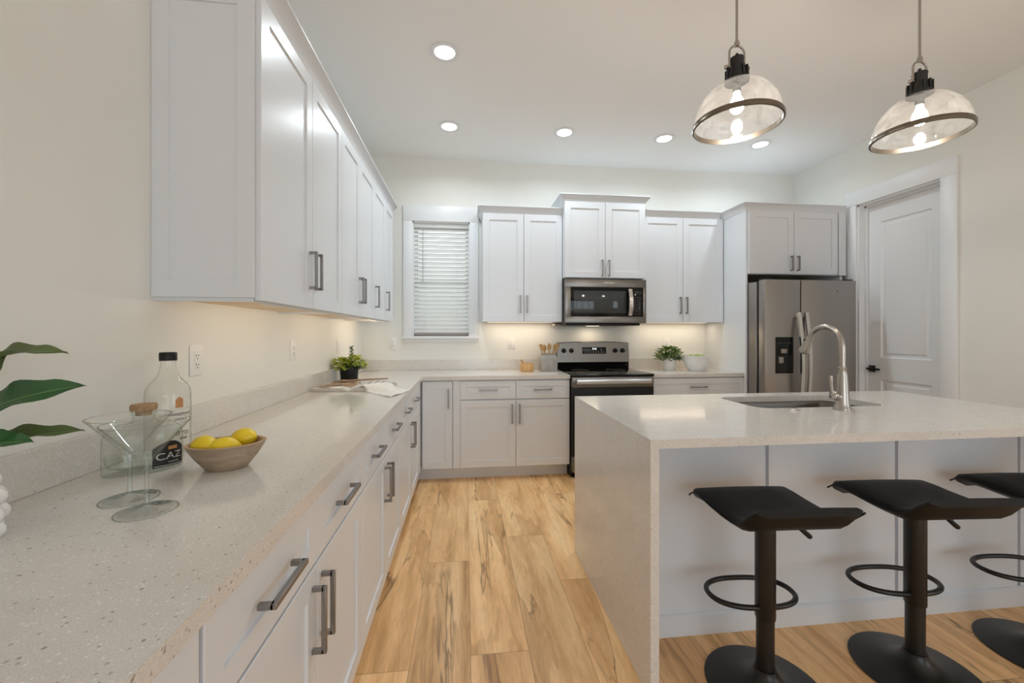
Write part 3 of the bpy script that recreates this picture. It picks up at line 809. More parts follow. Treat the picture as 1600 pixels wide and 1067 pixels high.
MB().box(.30, .27, -.0245, .42, .32, -.0215).build('task_lens', 'led', mw)
lamp('microwave_light', 'AREA', (.36, .295, -.03), .5, (1, .82, .58), (0, 0, 0), .12, .05, parent=mw)

# ------------------------------------------------------------------ refrigerator
FX0, FX1, FY = 2.632, 3.527, 3.345
fw = FX1 - FX0
fg = thing('refrigerator', 'slate stainless side-by-side refrigerator with ice dispenser', 'refrigerator', (FX0, FY, 0))
MB().box(-.004, .105, .02, fw - .006, .82, 1.752, .004).build('body', 'fsteel', fg)
MB().box(.02, .06, .0, fw - .02, .105, .09).build('toe_grille', 'black', fg)
SPL = .345
MB().box(.012, .078, .09, fw - .012, .106, 1.745).box(SPL - .0048, .005, .10, SPL + .0048, .079, 1.755).build('gasket_and_gap_shade', 'black', fg)  # real gasket, plus a black strip standing in for shade between the doors
ld = MB().box(0, 0, .095, SPL - .005, .08, 1.762, .003, 2).build('freezer_door', 'fsteel', fg)
rd = MB().box(SPL + .005, 0, .095, fw, .08, 1.762, .003, 2).build('fridge_door', 'fsteel', fg)
def fh(parent, x):
    b = MB(); rl = []
    for i in range(25):
        u = i / 24; z = .55 + u * .92; y = -.028 - .045 * math.sin(PI * u)
        rl.append([(x - .015, y, z), (x + .015, y, z), (x + .015, y + .018, z), (x - .015, y + .018, z)])
    b.rings(rl)
    for z in (.57, 1.45): b.box(x - .012, -.034, z - .02, x + .012, .002, z + .02)
    return b.build('handle', 'brightsteel', parent)
fh(ld, SPL - .036); fh(rd, SPL + .036)
dp = MB().box(.098, -.004, .928, .272, .004, 1.252, .004).build('dispenser', 'bglass', ld)
b = MB(); b.box(.112, -.0048, .945, .258, -.003, 1.085, .001); b.build('alcove', 'black', dp)
MB().box(.150, -.008, 1.108, .205, -.003, 1.145, .001).build('ice_chute', 'fsteel', dp)
MB().box(.128, -.010, 1.02, .172, -.003, 1.075, .002).build('paddle', 'fsteel', dp)
b = MB()
for i in range(5): b.box(.122 + i * .027, -.0046, 1.195, .136 + i * .027, -.0038, 1.20)
b.build('key_print', 'slot', dp)
text_mesh('brand_mark', 'W', .016, 'slot', rd, (fw - .19, -.0006, 1.665), depth=.0008)
MB().box(.01, .02, 1.762, .09, .10, 1.776, .003).build('hinge_cover', 'black', ld)
MB().box(fw - .09, .02, 1.762, fw - .01, .10, 1.776, .003).build('hinge_cover', 'black', rd)

# ------------------------------------------------------------------ window blind
bl = thing('window_blind', 'white horizontal slat blind, slats nearly closed, in the kitchen window', 'blind', (0, YB, 0))
MB().box(wx0 + .014, .012, wz1 - .058, wx1 - .014, .062, wz1 - .013, .003).build('headrail', 'blind', bl)
b = MB(); zs0, zs1 = wz0 + .055, wz1 - .075; ns = 25
for i in range(ns):
    z = zs0 + (zs1 - zs0) * i / (ns - 1); a = R(57); hw = .0250
    dy, dz = hw * math.cos(a), hw * math.sin(a); x0, x1 = wx0 + .0135, wx1 - .0135
    # inner edge low, outer edge high
    pr = [(-1, -.0), (0, .003), (1, 0)]
    ring = []
    for s_, c_ in pr: ring.append((.038 + s_ * dy - c_ * math.sin(a) , z + s_ * dz + c_ * math.cos(a)))
    for s_, c_ in reversed(pr): ring.append((.038 + s_ * dy - (c_ - .0028) * math.sin(a), z + s_ * dz + (c_ - .0028) * math.cos(a)))
    b.rings([[(x0, y, zz) for y, zz in ring], [(x1, y, zz) for y, zz in ring]])
b.build('slats', 'blind', bl)
MB().box(wx0 + .014, .018, wz0 + .003, wx1 - .014, .055, wz0 + .036, .003).build('bottom_rail', 'taupe', bl)
for x in (wx0 + .12, wx1 - .12):
    b = MB()
    for y in (.010, .066): b.cyl((x, y, wz0 + .03), (x, y, wz1 - .05), .0009, n=6)
    b.build('ladder_cord', 'blind', bl)
MB().cyl((wx0 + .103, .004, wz1 - .07), (wx0 + .103, .004, 1.80), .0035, n=8).build('tilt_wand', 'cord', bl)

# ------------------------------------------------------------------ outlets and switch plates
def outlet(label, loc, rz, kind='outlet'):
    t = thing('wall_' + kind, label, kind, loc, rz, 'wall outlets and switches')
    MB().box(-.036, -.006, -.058, .036, 0, .058, .003).build('cover_plate', 'white', t)
    if kind == 'outlet':
        MB().box(-.017, -.0075, -.034, .017, -.005, .034, .001).build('receptacle', 'white', t)
        b = MB()
        for z in (-.020, .014):
            b.box(-.0075, -.0085, z, -.0055, -.0070, z + .008); b.box(.0055, -.0085, z, .0075, -.0070, z + .007)
            b.box(-.0022, -.0085, z - .010, .0022, -.0070, z - .006)
        b.build('slots', 'slot', t)
    else:
        MB().box(-.016, -.0085, -.033, .016, -.005, .033, .002).build('rocker', 'white', t)
    return t
outlet('white outlet on the left wall behind the tall bottle', (XL, 1.671, 1.184), R(90))
outlet('white outlet midway along the left wall', (XL, 2.545, 1.184), R(90))
outlet('white switch plate on the left wall behind the black potted plant', (XL, 3.42, 1.184), R(90), 'switch')
outlet('white outlet on the back wall just left of the window sill', (-.715, YB, 1.182), 0)
outlet('white outlet on the back wall left of the range', (.475, YB, 1.182), 0)
outlet('white outlet on the back wall behind the white potted herb', (2.16, YB, 1.182), 0)

# ------------------------------------------------------------------ recessed lights
def downlight(x, y, label, vis=True, power=P_DOWN):
    t = thing('recessed_light', label, 'ceiling light', (x, y, ZC), 0, 'recessed ceiling lights')
    MB().lathe([(.062, .0), (.092, -.001), (.094, -.005), (.088, -.007), (.064, -.004), (.062, .0)], 40).build('trim_ring', 'trim', t)
    MB().lathe([(0, -.0035), (.063, -.0035), (.063, -.0005), (0, -.0005)], 32).build('lens', 'lens', t)
    lamp('recessed_lamp', 'AREA', (0, 0, -.010), power, NEUT, (0, 0, 0), .11, spread=R(156), parent=t)
downlight(-.127, 2.607, 'lit recessed ceiling light nearest the viewer, alone in front of the row of four')
downlight(-.134, 3.54, 'leftmost lit recessed light of the row along the back wall, nearest the left cabinets')
downlight(.867, 3.53, 'lit recessed light in the back row above the microwave')
downlight(1.795, 3.54, 'lit recessed light in the back row, second from the right')
downlight(2.742, 3.546, 'lit recessed light in the back row seen just under the left pendant shade')

# ------------------------------------------------------------------ pendants
pn = thing('pendant_light', 'left glass dome pendant lamp over the island', 'pendant light', (1.212, 1.715, 2.222), 0, 'pendant lights over the island')
MB().cyl((0, 0, .365), (0, 0, ZC - 2.222 - .02), .0055, n=12).build('rod', 'nickel', pn)
MB().lathe([(0, -.02), (.06, -.02), (.062, -.004), (.058, 0), (0, 0)], 32, (0, 0, ZC - 2.222)).build('canopy', 'nickel', pn)
yk = []
for i in range(15):
    a = PI * i / 14; yk.append((.036 * math.cos(a), 0, .318 + .036 * math.sin(a)))
yk = [(.036, 0, .252)] + yk + [(-.036, 0, .252)]
b = MB(); b.tube(yk, .0048, 10)
b.cyl((-.052, 0, .254), (.052, 0, .254), .0045, n=10); b.ball((-.052, 0, .254), .0095, 8); b.ball((.052, 0, .254), .0095, 8)
b.lathe([(0, -.012), (.010, -.010), (.012, 0), (.008, .014), (0, .016)], 14, (0, 0, .362))
b.build('yoke', 'nickel', pn)
b = MB()
b.lathe([(0, .318), (.006, .318), (.006, .300), (.028, .298), (.030, .292), (.028, .286), (.028, .250), (.040, .243), (.042, .222), (.044, .208), (.050, .197), (.051, .190), (0, .190)], 30)
for i in range(12):
    a = 2 * PI * i / 12; c, s_ = math.cos(a), math.sin(a)
    bb = MB().box(.036, -.004, .204, .048, .004, .248)
    bb.xf(Matrix.Rotation(a, 4, 'Z')); tmp = bpy.data.meshes.new('fin'); bb.bm.to_mesh(tmp); bb.bm.free(); b.bm.from_mesh(tmp); bpy.data.meshes.remove(tmp)
b.build('socket_cap', 'lampblk', pn)
dome = [(.178, .004), (.178, .018), (.174, .046), (.163, .082), (.143, .118), (.116, .150), (.084, .174), (.056, .186), (.047, .192)]
MB().lathe(dome, 56).build('glass_shade', 'seeded', pn)
b = MB(); b.rings([[((r) * math.cos(t), (r) * math.sin(t), z) for t in [2 * PI * k / 56 for k in range(56)]] for r, z in ((.176, -.008), (.183, -.006), (.184, .010), (.180, .016), (.175, .014))], closed=True)
b.build('rim_band', 'ring', pn)
b = MB()
b.ball((-.184, 0, .004), .006, 8)
b.build('rim_screw', 'ring', pn)
b = MB(); b.lathe([(0, .050), (.016, .054), (.027, .068), (.030, .085), (.026, .106), (.016, .126), (.013, .140), (.013, .150), (0, .150)], 24)
b.build('bulb', 'bulb', pn)
MB().lathe([(0, .19), (.017, .19), (.017, .150), (.014, .146), (0, .146)], 20).build('lamp_holder', 'lampblk', pn)
lamp('pendant_lamp', 'POINT', (0, 0, .03), P_BULB, (1, .91, .81), radius=.02, parent=pn)
pn2 = copy_tree(pn); pn2.location = (2.144, 1.715, 2.222); pn2['label'] = 'right glass dome pendant lamp over the island, nearer the door'

# ------------------------------------------------------------------ bar stools
def make_stool(label, loc, rz):
    t = thing('bar_stool', label, 'bar stool', loc, rz, 'black bar stools at the island')
    MB().lathe([(0, 0), (.196, 0), (.200, .003), (.198, .007), (.165, .013), (.115, .021), (.075, .032), (.052, .046), (.041, .060), (.037, .070), (.0355, .078), (0, .078)], 56).build('base_plate', 'blackmet', t)
    MB().cyl((0, 0, .07), (0, 0, .30), .0295, n=28).build('lower_column', 'blackmet', t)
    MB().lathe([(0, .258), (.0325, .258), (.0335, .260), (.0335, .62), (0, .62)], 28).build('gas_column', 'blackmet', t)
    ring = []
    for i in range(40):
        a = 2 * PI * i / 40
        ca, sa = math.cos(a), math.sin(a)
        x = .162 * math.copysign(abs(ca) ** .8, ca); y = .086 + .092 * math.copysign(abs(sa) ** .9, sa)
        ring.append((x, y, .296))
    MB().tube(ring, .0095, 10, True).build('footrest', 'blackmet', t)
    MB().box(-.07, -.07, .622, .07, .07, .634, .002).build('seat_plate', 'black', t)
    b = MB(); b.tube([(.03, 0, .612), (.095, 0, .606), (.118, 0, .588), (.122, 0, .585), (.168, 0, .545), (.172, 0, .542)], [.0055, .0055, .0055, .0085, .0095, .008], 10); b.build('height_lever', 'black', t)
    # padded seat: front edge (toward the island, +y) rolls down, rear edge (-y) sweeps up
    prof = [(-.200, .735), (-.180, .716), (-.155, .693), (-.130, .678), (-.10, .670), (-.04, .668), (.03, .671), (.09, .676), (.135, .676), (.165, .667), (.187, .650)]
    def thick(y): return .042 if y > -.12 else .042 - .016 * min(1, (-.12 - y) / .06)
    b = MB(); rl = []
    Wd = .185
    for i, (y, z) in enumerate(prof):
        y0, z0 = prof[max(0, i - 1)]; y1, z1 = prof[min(len(prof) - 1, i + 1)]
        ty, tz = y1 - y0, z1 - z0; l_ = math.hypot(ty, tz); ny, nz = -tz / l_, ty / l_
        th = thick(y); wd = Wd - (.012 if i in (0, len(prof) - 1) else 0)
        def P(x, d): return (x, y - ny * d, z - nz * d)
        e = .012
        rl.append([P(-wd + e, 0), P(-wd * .5, -.002), P(0, -.003), P(wd * .5, -.002), P(wd - e, 0), P(wd, e * .6), P(wd + .002, th * .45), P(wd - .004, th * .62), P(wd - .03, th), P(-wd + .03, th), P(-wd + .004, th * .62), P(-wd - .002, th * .45), P(-wd, e * .6)])
    b.rings(rl)
    o = b.build('seat', 'leather', t, angle=50)
    for s_ in (-1, 1):
        MB().tube([(s_ * (Wd + .003), y, z - .018) for y, z in prof], .0035, 8).build('seam_piping', 'leather', t)
    return t
s1 = make_stool('left black bar stool, nearest the waterfall side of the island', (1.08, 1.372, 0), R(-3))
for lab, loc, rz in (('middle black bar stool at the island', (1.703, 1.378, 0), R(-4)), ('right black bar stool at the island, cut by the photo edge', (2.318, 1.392, 0), R(-4))):
    c = copy_tree(s1); c.location = loc; c.rotation_euler = (0, 0, rz); c['label'] = lab

# ------------------------------------------------------------------ drinks on the near counter
ZK = .914
def wall_of(prof, t):
    # closed shell profile from an outer profile (bottom to top) with inner wall t thick
    inner = [(max(r - t, 0), z + (t if i == 0 else 0)) for i, (r, z) in enumerate(prof)]
    return prof + list(reversed(inner))
tb = thing('bottle', 'tall clear round liquor bottle with a black cap', 'bottle', (-.928, 1.405, ZK), 0, 'liquor bottles')
prof = [(0, .004), (.045, .004), (.054, 0), (.0575, .004), (.058, .012), (.058, .175), (.056, .195), (.048, .212), (.036, .226), (.0265, .240), (.0215, .258), (.0195, .275), (.0195, .282), (.022, .284), (.022, .289), (.0195, .291), (.0195, .300)]
MB().lathe(prof, 40).build('glass_body', 'clear', tb)
MB().lathe([(0, .286), (.0225, .286), (.0228, .290), (.0228, .309), (.021, .312), (0, .312)], 28).build('cap', 'black', tb)
def curved_patch(rx, ry, a0, a1, z0, z1, rot=0, n=14, off=.0006, top=None):
    b = MB(); cols = []
    for i in range(n + 1):
        a = a0 + (a1 - a0) * i / n
        x, y = (rx + off) * math.cos(a), (ry + off) * math.sin(a)
        X, Yv = x * math.cos(rot) - y * math.sin(rot), x * math.sin(rot) + y * math.cos(rot)
        zt = z1 if top is None else z0 + (z1 - z0) * top(i / n)
        x2, y2 = (rx + off - .0005) * math.cos(a), (ry + off - .0005) * math.sin(a)
        X2, Y2 = x2 * math.cos(rot) - y2 * math.sin(rot), x2 * math.sin(rot) + y2 * math.cos(rot)
        cols.append([(X, Yv, z0), (X, Yv, zt), (X2, Y2, zt), (X2, Y2, z0)])
    return b.rings(cols)
va = math.atan2(-1.405, .928)          # direction from bottle towards the viewer
pl = curved_patch(.058, .058, va - .15, va + 1.05, .012, .135).build('paper_label', 'plabel', tb)
def curved_text(body, size, m, parent, r, ac, z, ry=None, rot=0, name='label_print', off=.0012, sx=1.0):
    o = text_mesh(name, body, size, m, parent, (0, 0, 0), (0, 0, 0), depth=0.0)
    ry = ry or r
    o.scale = (1, 1, 1)
    for v in o.data.vertices:
        a = ac + v.co.x * sx / ((r + ry) / 2); zz = z + v.co.y
        x, y = (r + off) * math.cos(a), (ry + off) * math.sin(a)
        v.co = (x * math.cos(rot) - y * math.sin(rot), x * math.sin(rot) + y * math.cos(rot), zz)
    return o
curved_text('HANDMADE', .011, 'ink', pl, .0587, va + .55, .122)
curved_text('VODKA', .010, 'ink', pl, .0587, va + .55, .106)
curved_text('ITTO', .017, 'ink', pl, .0587, va + .62, .062)
curved_text('BAR', .012, 'ink', pl, .0587, va + .68, .046)
em = curved_patch(.058, .058, va + .30, va + .66, .142, .176, n=8, top=lambda u: 1 - .5 * abs(u - .5)).build('emblem', 'copper', tb)

sb = thing('bottle', 'squat oval clear bottle with cork stopper and black label', 'bottle', (-.865, 1.218, ZK), 0, 'liquor bottles')
th0 = math.atan2(-.865, 1.218) * -1  # long axis square to the view
lrot = R(35.4)
# oval section: long half axis a, short half axis c
def oval(prof, n=44): return MB().lathe(prof, n, (0, 0, 0), 1.0, .52, lrot)
oval([(0, .003), (.070, .002), (.080, .0), (.083, .005), (.084, .02), (.083, .095), (.078, .112), (.066, .124), (.050, .131)]).build('glass_body', 'bottle', sb)
oval([(0, .016), (.058, .015), (.072, .020), (.077, .032), (.078, .05)]).build('inner_base', 'bottle', sb)
MB().lathe([(.043, .124), (.030, .133), (.0235, .141), (.0225, .152), (.0265, .154), (.0265, .160), (.0225, .162)], 32).build('neck', 'bottle', sb)
MB().lathe([(0, .150), (.017, .150), (.018, .163), (.028, .164), (.029, .168), (.029, .176), (.027, .180), (0, .180)], 30).build('cork_stopper', 'cork', sb)
va2 = -PI / 2 + .62
lb = curved_patch(.084, .0437, va2 - .42, va2 + .62, .010, .078, lrot, 18, top=lambda u: .62 + .38 * math.sin(PI * min(1, .12 + u * .8))).build('front_label', 'label', sb)
def oval_text(body, size, m, z, da, name='label_print'):
    return curved_text(body, size, m, lb, .0846, va2 + da, z, .0443, lrot, name, .0016)
oval_text('CAZ', .026, 'silver', .038, .05)
oval_text('PORTO', .007, 'silver', .021, .18)
curved_patch(.0846, .0443, va2 - .38, va2 + .58, .013, .0145, lrot, 12, .0012).build('label_line', 'silver', lb)
curved_patch(.0846, .0443, va2 - .0, va2 + .30, .055, .064, lrot, 6, .0012).build('label_crest', 'copper', lb)

mg = thing('martini_glass', 'front martini glass, nearest the viewer', 'glass', (-.662, .940, ZK), 0, 'martini glasses')
gp = [(0, .0015), (.046, .001), (.052, 0), (.0525, .0015), (.046, .0035), (.02, .006), (.008, .010), (.0048, .018), (.0042, .05), (.0042, .085), (.0055, .097), (.010, .104)]
MB().lathe(gp[:5], 40).build('foot', 'glass', mg)
MB().tube([(.0522 * math.cos(2 * PI * k / 48), .0522 * math.sin(2 * PI * k / 48), .0012) for k in range(48)], .0010, 8, True).build('foot_rim', 'stemglass', mg)
MB().lathe(gp[4:], 32).build('stem', 'stemglass', mg)
cone = [(.0005, .1035), (.010, .104), (.073, .184), (.0738, .1855), (.0728, .1855), (.0085, .1075), (.0005, .1065)]
gb = MB().lathe(cone, 48).build('bowl', 'glass', mg)
MB().tube([(.0734 * math.cos(2 * PI * k / 56), .0734 * math.sin(2 * PI * k / 56), .1853) for k in range(56)], .0011, 8, True).build('rim', 'stemglass', gb)
MB().lathe([(.0024, .012), (.0022, .05), (.0022, .09), (.004, .1035)], 16).build('stem_core', 'stemglass', mg)
mg2 = copy_tree(mg); mg2.location = (-.748, 1.013, ZK); mg2['label'] = 'rear martini glass, half hidden behind the front one'

# wooden bowl with lemons
wb = thing('bowl', 'carved oval wooden bowl holding yellow lemons', 'bowl', (-.655, 1.218, ZK), R(12))
MB().lathe([(0, 0), (.046, 0), (.052, .004), (.076, .035), (.094, .066), (.096, .070)], 48, (0, 0, 0), 1.0, .80).build('outer_shell', 'bowlw', wb)
MB().lathe([(.096, .070), (.0945, .0715), (.086, .0715), (.084, .068), (.066, .035), (.042, .014), (0, .011)], 48, (0, 0, 0), 1.0, .80).build('inner_shell', 'bowlrim', wb)
lem = [(0, -.041), (.005, -.039), (.009, -.035), (.019, -.028), (.026, -.014), (.028, 0), (.026, .014), (.018, .027), (.008, .035), (.005, .038), (0, .039)]
lo = tag(MB().lathe(lem, 24).build('lemon', 'lemon'), 'left yellow lemon in the wooden bowl', 'lemon', 'lemons in the wooden bowl')
lo.location = (-.701, 1.196, ZK + .067); lo.rotation_euler = (R(84), R(5), R(62))
for lab, loc, rot in (('middle yellow lemon at the front of the wooden bowl', (-.648, 1.196, ZK + .062), (R(95), 0, R(120))), ('right yellow lemon, highest in the wooden bowl', (-.630, 1.256, ZK + .072), (R(80), 0, R(75)))):
    c = lo.copy(); COL.objects.link(c); c.location = loc; c.rotation_euler = rot; c['label'] = lab

# vase with big leaves at the photo's left edge
vs = thing('vase', 'white bubble-textured ceramic vase at the left edge of the photo', 'vase', (-.884, .810, ZK))
b = MB(); b.lathe([(0, 0), (.048, 0), (.056, .02), (.058, .06), (.052, .10), (.036, .125), (.028, .15), (.034, .165), (.026, .164), (.022, .15), (.030, .12), (.0, .118)], 36)
b.build('vase_body', 'pearl', vs)
b = MB()
for j, (z, r) in enumerate(((.017, .050), (.047, .054), (.077, .052), (.105, .044))):
    m_ = 11
    for i in range(m_):
        a = 2 * PI * (i + .5 * (j % 2)) / m_; b.ball((r * math.cos(a), r * math.sin(a), z), .0165, 8)
b.build('bubbles', 'pearl', vs)

def pix(px, py, f):
    a = math.atan(73.3 / 641); u, v = (px - 800) / 641, (520.6 - py) / 641
    return Vector((f * (math.sin(a) + u * math.cos(a)), f * (math.cos(a) - u * math.sin(a)), EYE + v * f))
def leaf(parent, base, tip, width, normal, m, droop=.03, fold=.012, name='leaf', wave=.004):
    base, tip, nrm = Vector(base), Vector(tip), Vector(normal).normalized()
    ax = (tip - base); L_ = ax.length; t = ax.normalized(); nrm = (nrm - t * nrm.dot(t)).normalized(); sd = t.cross(nrm)
    b = MB(); rl = []; n = 20; spine = []
    for i in range(n + 1):
        u = i / n
        w_ = width * (math.sin(PI * min(1, u ** .85)) ** .75) * (1 - .25 * u) + .0006
        c = base + ax * u + nrm * (droop * math.sin(PI * u))
        spine.append(c)
        row = []
        for k in (-1, -.5, 0, .5, 1):
            row.append(c + sd * (w_ * k) + nrm * (fold * (abs(k) ** 1.4) * math.sin(PI * u) + wave * math.sin(u * 19 + k * 2) * abs(k)))
        rl.append([tuple(p) for p in row] + [tuple(p - nrm * .0009) for p in reversed(row)])
    b.rings(rl)
    o = b.build(name, m, parent, angle=60)
    b = MB(); b.tube([tuple(p + nrm * .0004) for p in spine], [.0012 * (1 - .7 * i / n) + .0003 for i in range(n + 1)], 6)
    b.build('vein', 'vein', o)
    return o
lp = thing('leafy_branch', 'branch of big dark green leaves standing in the bubble vase at the left edge', 'plant', (-.884, .810, ZK))
inv = Vector((-.884, .810, ZK))
stem = [Vector((0, 0, .02)), Vector((.004, .0, .16)), Vector((.01, .01, .26)), Vector((.006, .02, .36))]
MB().tube([tuple(p) for p in stem], [.004, .004, .003, .002], 8).build('stem', 'hazel', lp)
def L3(px, py, f): return pix(px, py, f) - inv
for bp_, tp_, w_, nr, m_, dr_ in (
    ((-58, 588, .80), (106, 551, .80), .026, (.25, -.45, 1), 'olive', .022),
    ((-62, 668, .80), (133, 602, .78), .043, (-.30, -.75, .70), 'leaf', .020),
    ((-60, 706, .80), (132, 672, .84), .024, (.15, -.55, .9), 'olive', .010),
    ((-70, 716, .76), (52, 690, .74), .030, (.2, -.5, 1), 'leaf', .012),
    ((-75, 610, .80), (13, 552, .80), .050, (.35, -.9, .25), 'olive', .010),
    ((-80, 560, .80), (-190, 480, .80), .035, (0, -.5, .8), 'leaf', .010)):
    bb = L3(*bp_)
    leaf(lp, bb, L3(*tp_), w_, nr, m_, dr_)
    k = min(stem[1:], key=lambda s_: (s_ - bb).length)
    MB().tube([tuple(k), tuple((k + bb) / 2 + Vector((0, 0, .004))), tuple(bb)], [.0022, .002, .0016], 6).build('petiole', 'vein', lp)

# ------------------------------------------------------------------ plants
def foliage(b, rnd, n, rx, ry, z0, h, ls, spread=1.0):
    for i in range(n):
        a = rnd.uniform(0, 2 * PI); rr = math.sqrt(rnd.random()); zz = rnd.random()
        lim = math.sqrt(max(0, 1 - (max(0, zz - .25) / .8) ** 2))
        x, y, z = rx * rr * lim * math.cos(a), ry * rr * lim * math.sin(a), z0 + h * zz
        d = Vector((math.cos(a) * (.3 + rr), math.sin(a) * (.3 + rr), rnd.uniform(-.1, 1.0))).normalized()
        s_ = d.cross(Vector((rnd.uniform(-.5, .5), rnd.uniform(-.5, .5), 1))).normalized()
        l_ = ls * rnd.uniform(.7, 1.3); w_ = l_ * .32; p = Vector((x, y, z)); up = s_.cross(d) * l_ * .12
        v = [p, p + d * l_ * .45 + s_ * w_ + up, p + d * l_, p + d * l_ * .45 - s_ * w_ + up]
        b._add([tuple(q) for q in v], [(0, 1, 2), (0, 2, 3)])
rnd = random.Random(4)
kp = thing('potted_plant', 'small yellow-green plant in a black pot in the corner', 'plant', (-.886, 3.28, ZK), 0, 'small potted plants')
MB().lathe([(0, 0), (.058, 0), (.062, .006), (.068, .10), (.068, .113), (.062, .114), (.060, .095), (0, .09)], 32).build('pot', 'black', kp)
MB().lathe([(0, .096), (.061, .096), (.061, .092), (0, .09)], 20).build('soil', 'soil', kp)
b = MB()
for ox, oy, oz, rr_, hh_, nn_ in ((-.062, -.02, .10, .055, .075, 130), (.055, -.03, .11, .058, .085, 150), (.0, .05, .10, .06, .08, 110), (.095, .03, .09, .035, .05, 50), (-.03, -.055, .09, .05, .05, 70)):
    q_ = MB(); foliage(q_, rnd, nn_, rr_, rr_, 0, hh_, .030); q_.xf(Matrix.Translation((ox, oy, oz)))
    tm = bpy.data.meshes.new('clump'); q_.bm.to_mesh(tm); q_.bm.free(); b.bm.from_mesh(tm); bpy.data.meshes.remove(tm)
b.build('foliage', 'bush', kp, smooth=False)
b = MB(); foliage(b, rnd, 200, .08, .08, .09, .06, .03); b.build('low_foliage', 'bushd', kp, smooth=False)
b = MB(); b.cyl((.01, 0, .09), (.018, 0, .265), .002, .001, 6)
for i in range(26):
    z = .16 + .105 * i / 26; a = i * 2.4; d = Vector((math.cos(a), math.sin(a), .9)).normalized(); s_ = d.cross(Vector((0, 0, 1))).normalized(); p = Vector((.016, 0, z)); l_ = .032
    b._add([tuple(p), tuple(p + d * l_ * .5 + s_ * .008), tuple(p + d * l_), tuple(p + d * l_ * .5 - s_ * .008)], [(0, 1, 2), (0, 2, 3)])
b.build('sprig', 'bushd', kp, smooth=False)
hp_ = thing('potted_plant', 'small herb plant in a white pot right of the range', 'plant', (2.055, 3.955, ZK), 0, 'small potted plants')
MB().lathe([(0, 0), (.050, 0), (.054, .006), (.066, .105), (.068, .118), (.063, .119), (.060, .10), (0, .095)], 32).build('pot', 'ceram', hp_)
MB().lathe([(0, .102), (.061, .102), (.060, .097), (0, .095)], 20).build('soil', 'soil', hp_)
b = MB(); foliage(b, rnd, 520, .135, .12, .095, .135, .032); b.build('foliage', 'herb', hp_, smooth=False)
b = MB(); foliage(b, rnd, 160, .10, .10, .09, .07, .03); b.build('low_foliage', 'bushd', hp_, smooth=False)

fb = thing('bowl', 'round white ceramic bowl of green fruit beside the white potted herb', 'bowl', (2.275, 3.83, ZK))
MB().lathe([(0, .004), (.058, .004), (.062, 0), (.070, 0), (.078, .012), (.105, .05), (.122, .10), (.128, .145), (.130, .152), (.126, .153), (.118, .10), (.098, .05), (.06, .018), (0, .014)], 48).build('bowl_body', 'ceram', fb)
ap = [(0, -.030), (.012, -.034), (.028, -.024), (.037, 0), (.034, .020), (.020, .031), (.008, .028), (0, .025)]
a0 = tag(MB().lathe(ap, 24).build('green_apple', 'apple'), 'leftmost green fruit peeking over the rim of the white bowl', 'apple', 'green fruit in the white bowl')
MB().cyl((0, 0, .024), (.004, 0, .038), .0015, n=6).build('stalk', 'hazel', a0)
a0.location = (2.212, 3.82, ZK + .128)
for lab, dx, dy, dz in (('middle green fruit, highest in the white bowl', .012, .0, .132), ('rightmost green fruit in the white bowl', .072, .02, .124), ('green fruit at the back of the white bowl', -.01, .065, .124)):
    c = copy_tree(a0); c.location = (2.275 + dx, 3.83 + dy, ZK + dz); c['label'] = lab

# crock with wooden utensils
ck = thing('utensil_crock', 'square grey cement utensil crock left of the range', 'crock', (.815, 3.985, ZK), 0)
b = MB()
def sq(h, r, z): return [(p[0], p[1], z) for p in rrect(-h, -h, h, h, r, 4)]
b.rings([sq(.076, .012, 0), sq(.080, .014, .006), sq(.080, .014, .135), sq(.074, .02, .148), sq(.066, .02, .152), sq(.066, .02, .168), sq(.060, .018, .168), sq(.060, .018, .02)])
b.build('crock_body', 'stone', ck)
def spoon(name, label, x, y, dx, dy, ln, kind):
    t = thing(name, label, 'utensil', (.815 + x, 3.985 + y, ZK + .022), 0, 'wooden utensils in the grey crock')
    d = Vector((dx, dy, 1)).normalized(); e1 = d * (ln * .72); e2 = d * ln
    MB().tube([(0, 0, 0), tuple(e1)], [.0055, .006], 10).build('handle', 'spoonw', t)
    s_ = Vector((1, .25, 0)); s_ = (s_ - d * s_.dot(d)).normalized(); nn = d.cross(s_)
    rl = []
    for i in range(9):
        u = i / 8
        w_ = (.006 + .017 * math.sin(PI * min(1, u * .9 + .05))) if kind == 'spoon' else (.007 + .014 * u)
        c = e1 + (e2 - e1) * u
        rl.append([tuple(c + s_ * w_ * math.cos(q) + nn * .005 * math.sin(q)) for q in [2 * PI * k / 10 for k in range(10)]])
    MB().rings(rl).build('head', 'spoonw', t)
spoon('wooden_spatula', 'leftmost wooden utensil in the crock, leaning left', -.035, .0, -.17, 0, .245, 'spatula')
spoon('wooden_spoon', 'second wooden utensil from the left in the crock', -.02, .02, -.06, .05, .235, 'spoon')
spoon('wooden_spoon', 'wooden spoon standing upright in the middle of the crock', .0, -.01, .04, .0, .25, 'spoon')
spoon('wooden_spatula', 'wooden spatula right of the crock centre, leaning right', .02, .01, .22, .0, .24, 'spatula')
spoon('wooden_spatula', 'rightmost wooden utensil in the crock, leaning over its edge', .03, .0, .30, .04, .26, 'spatula')

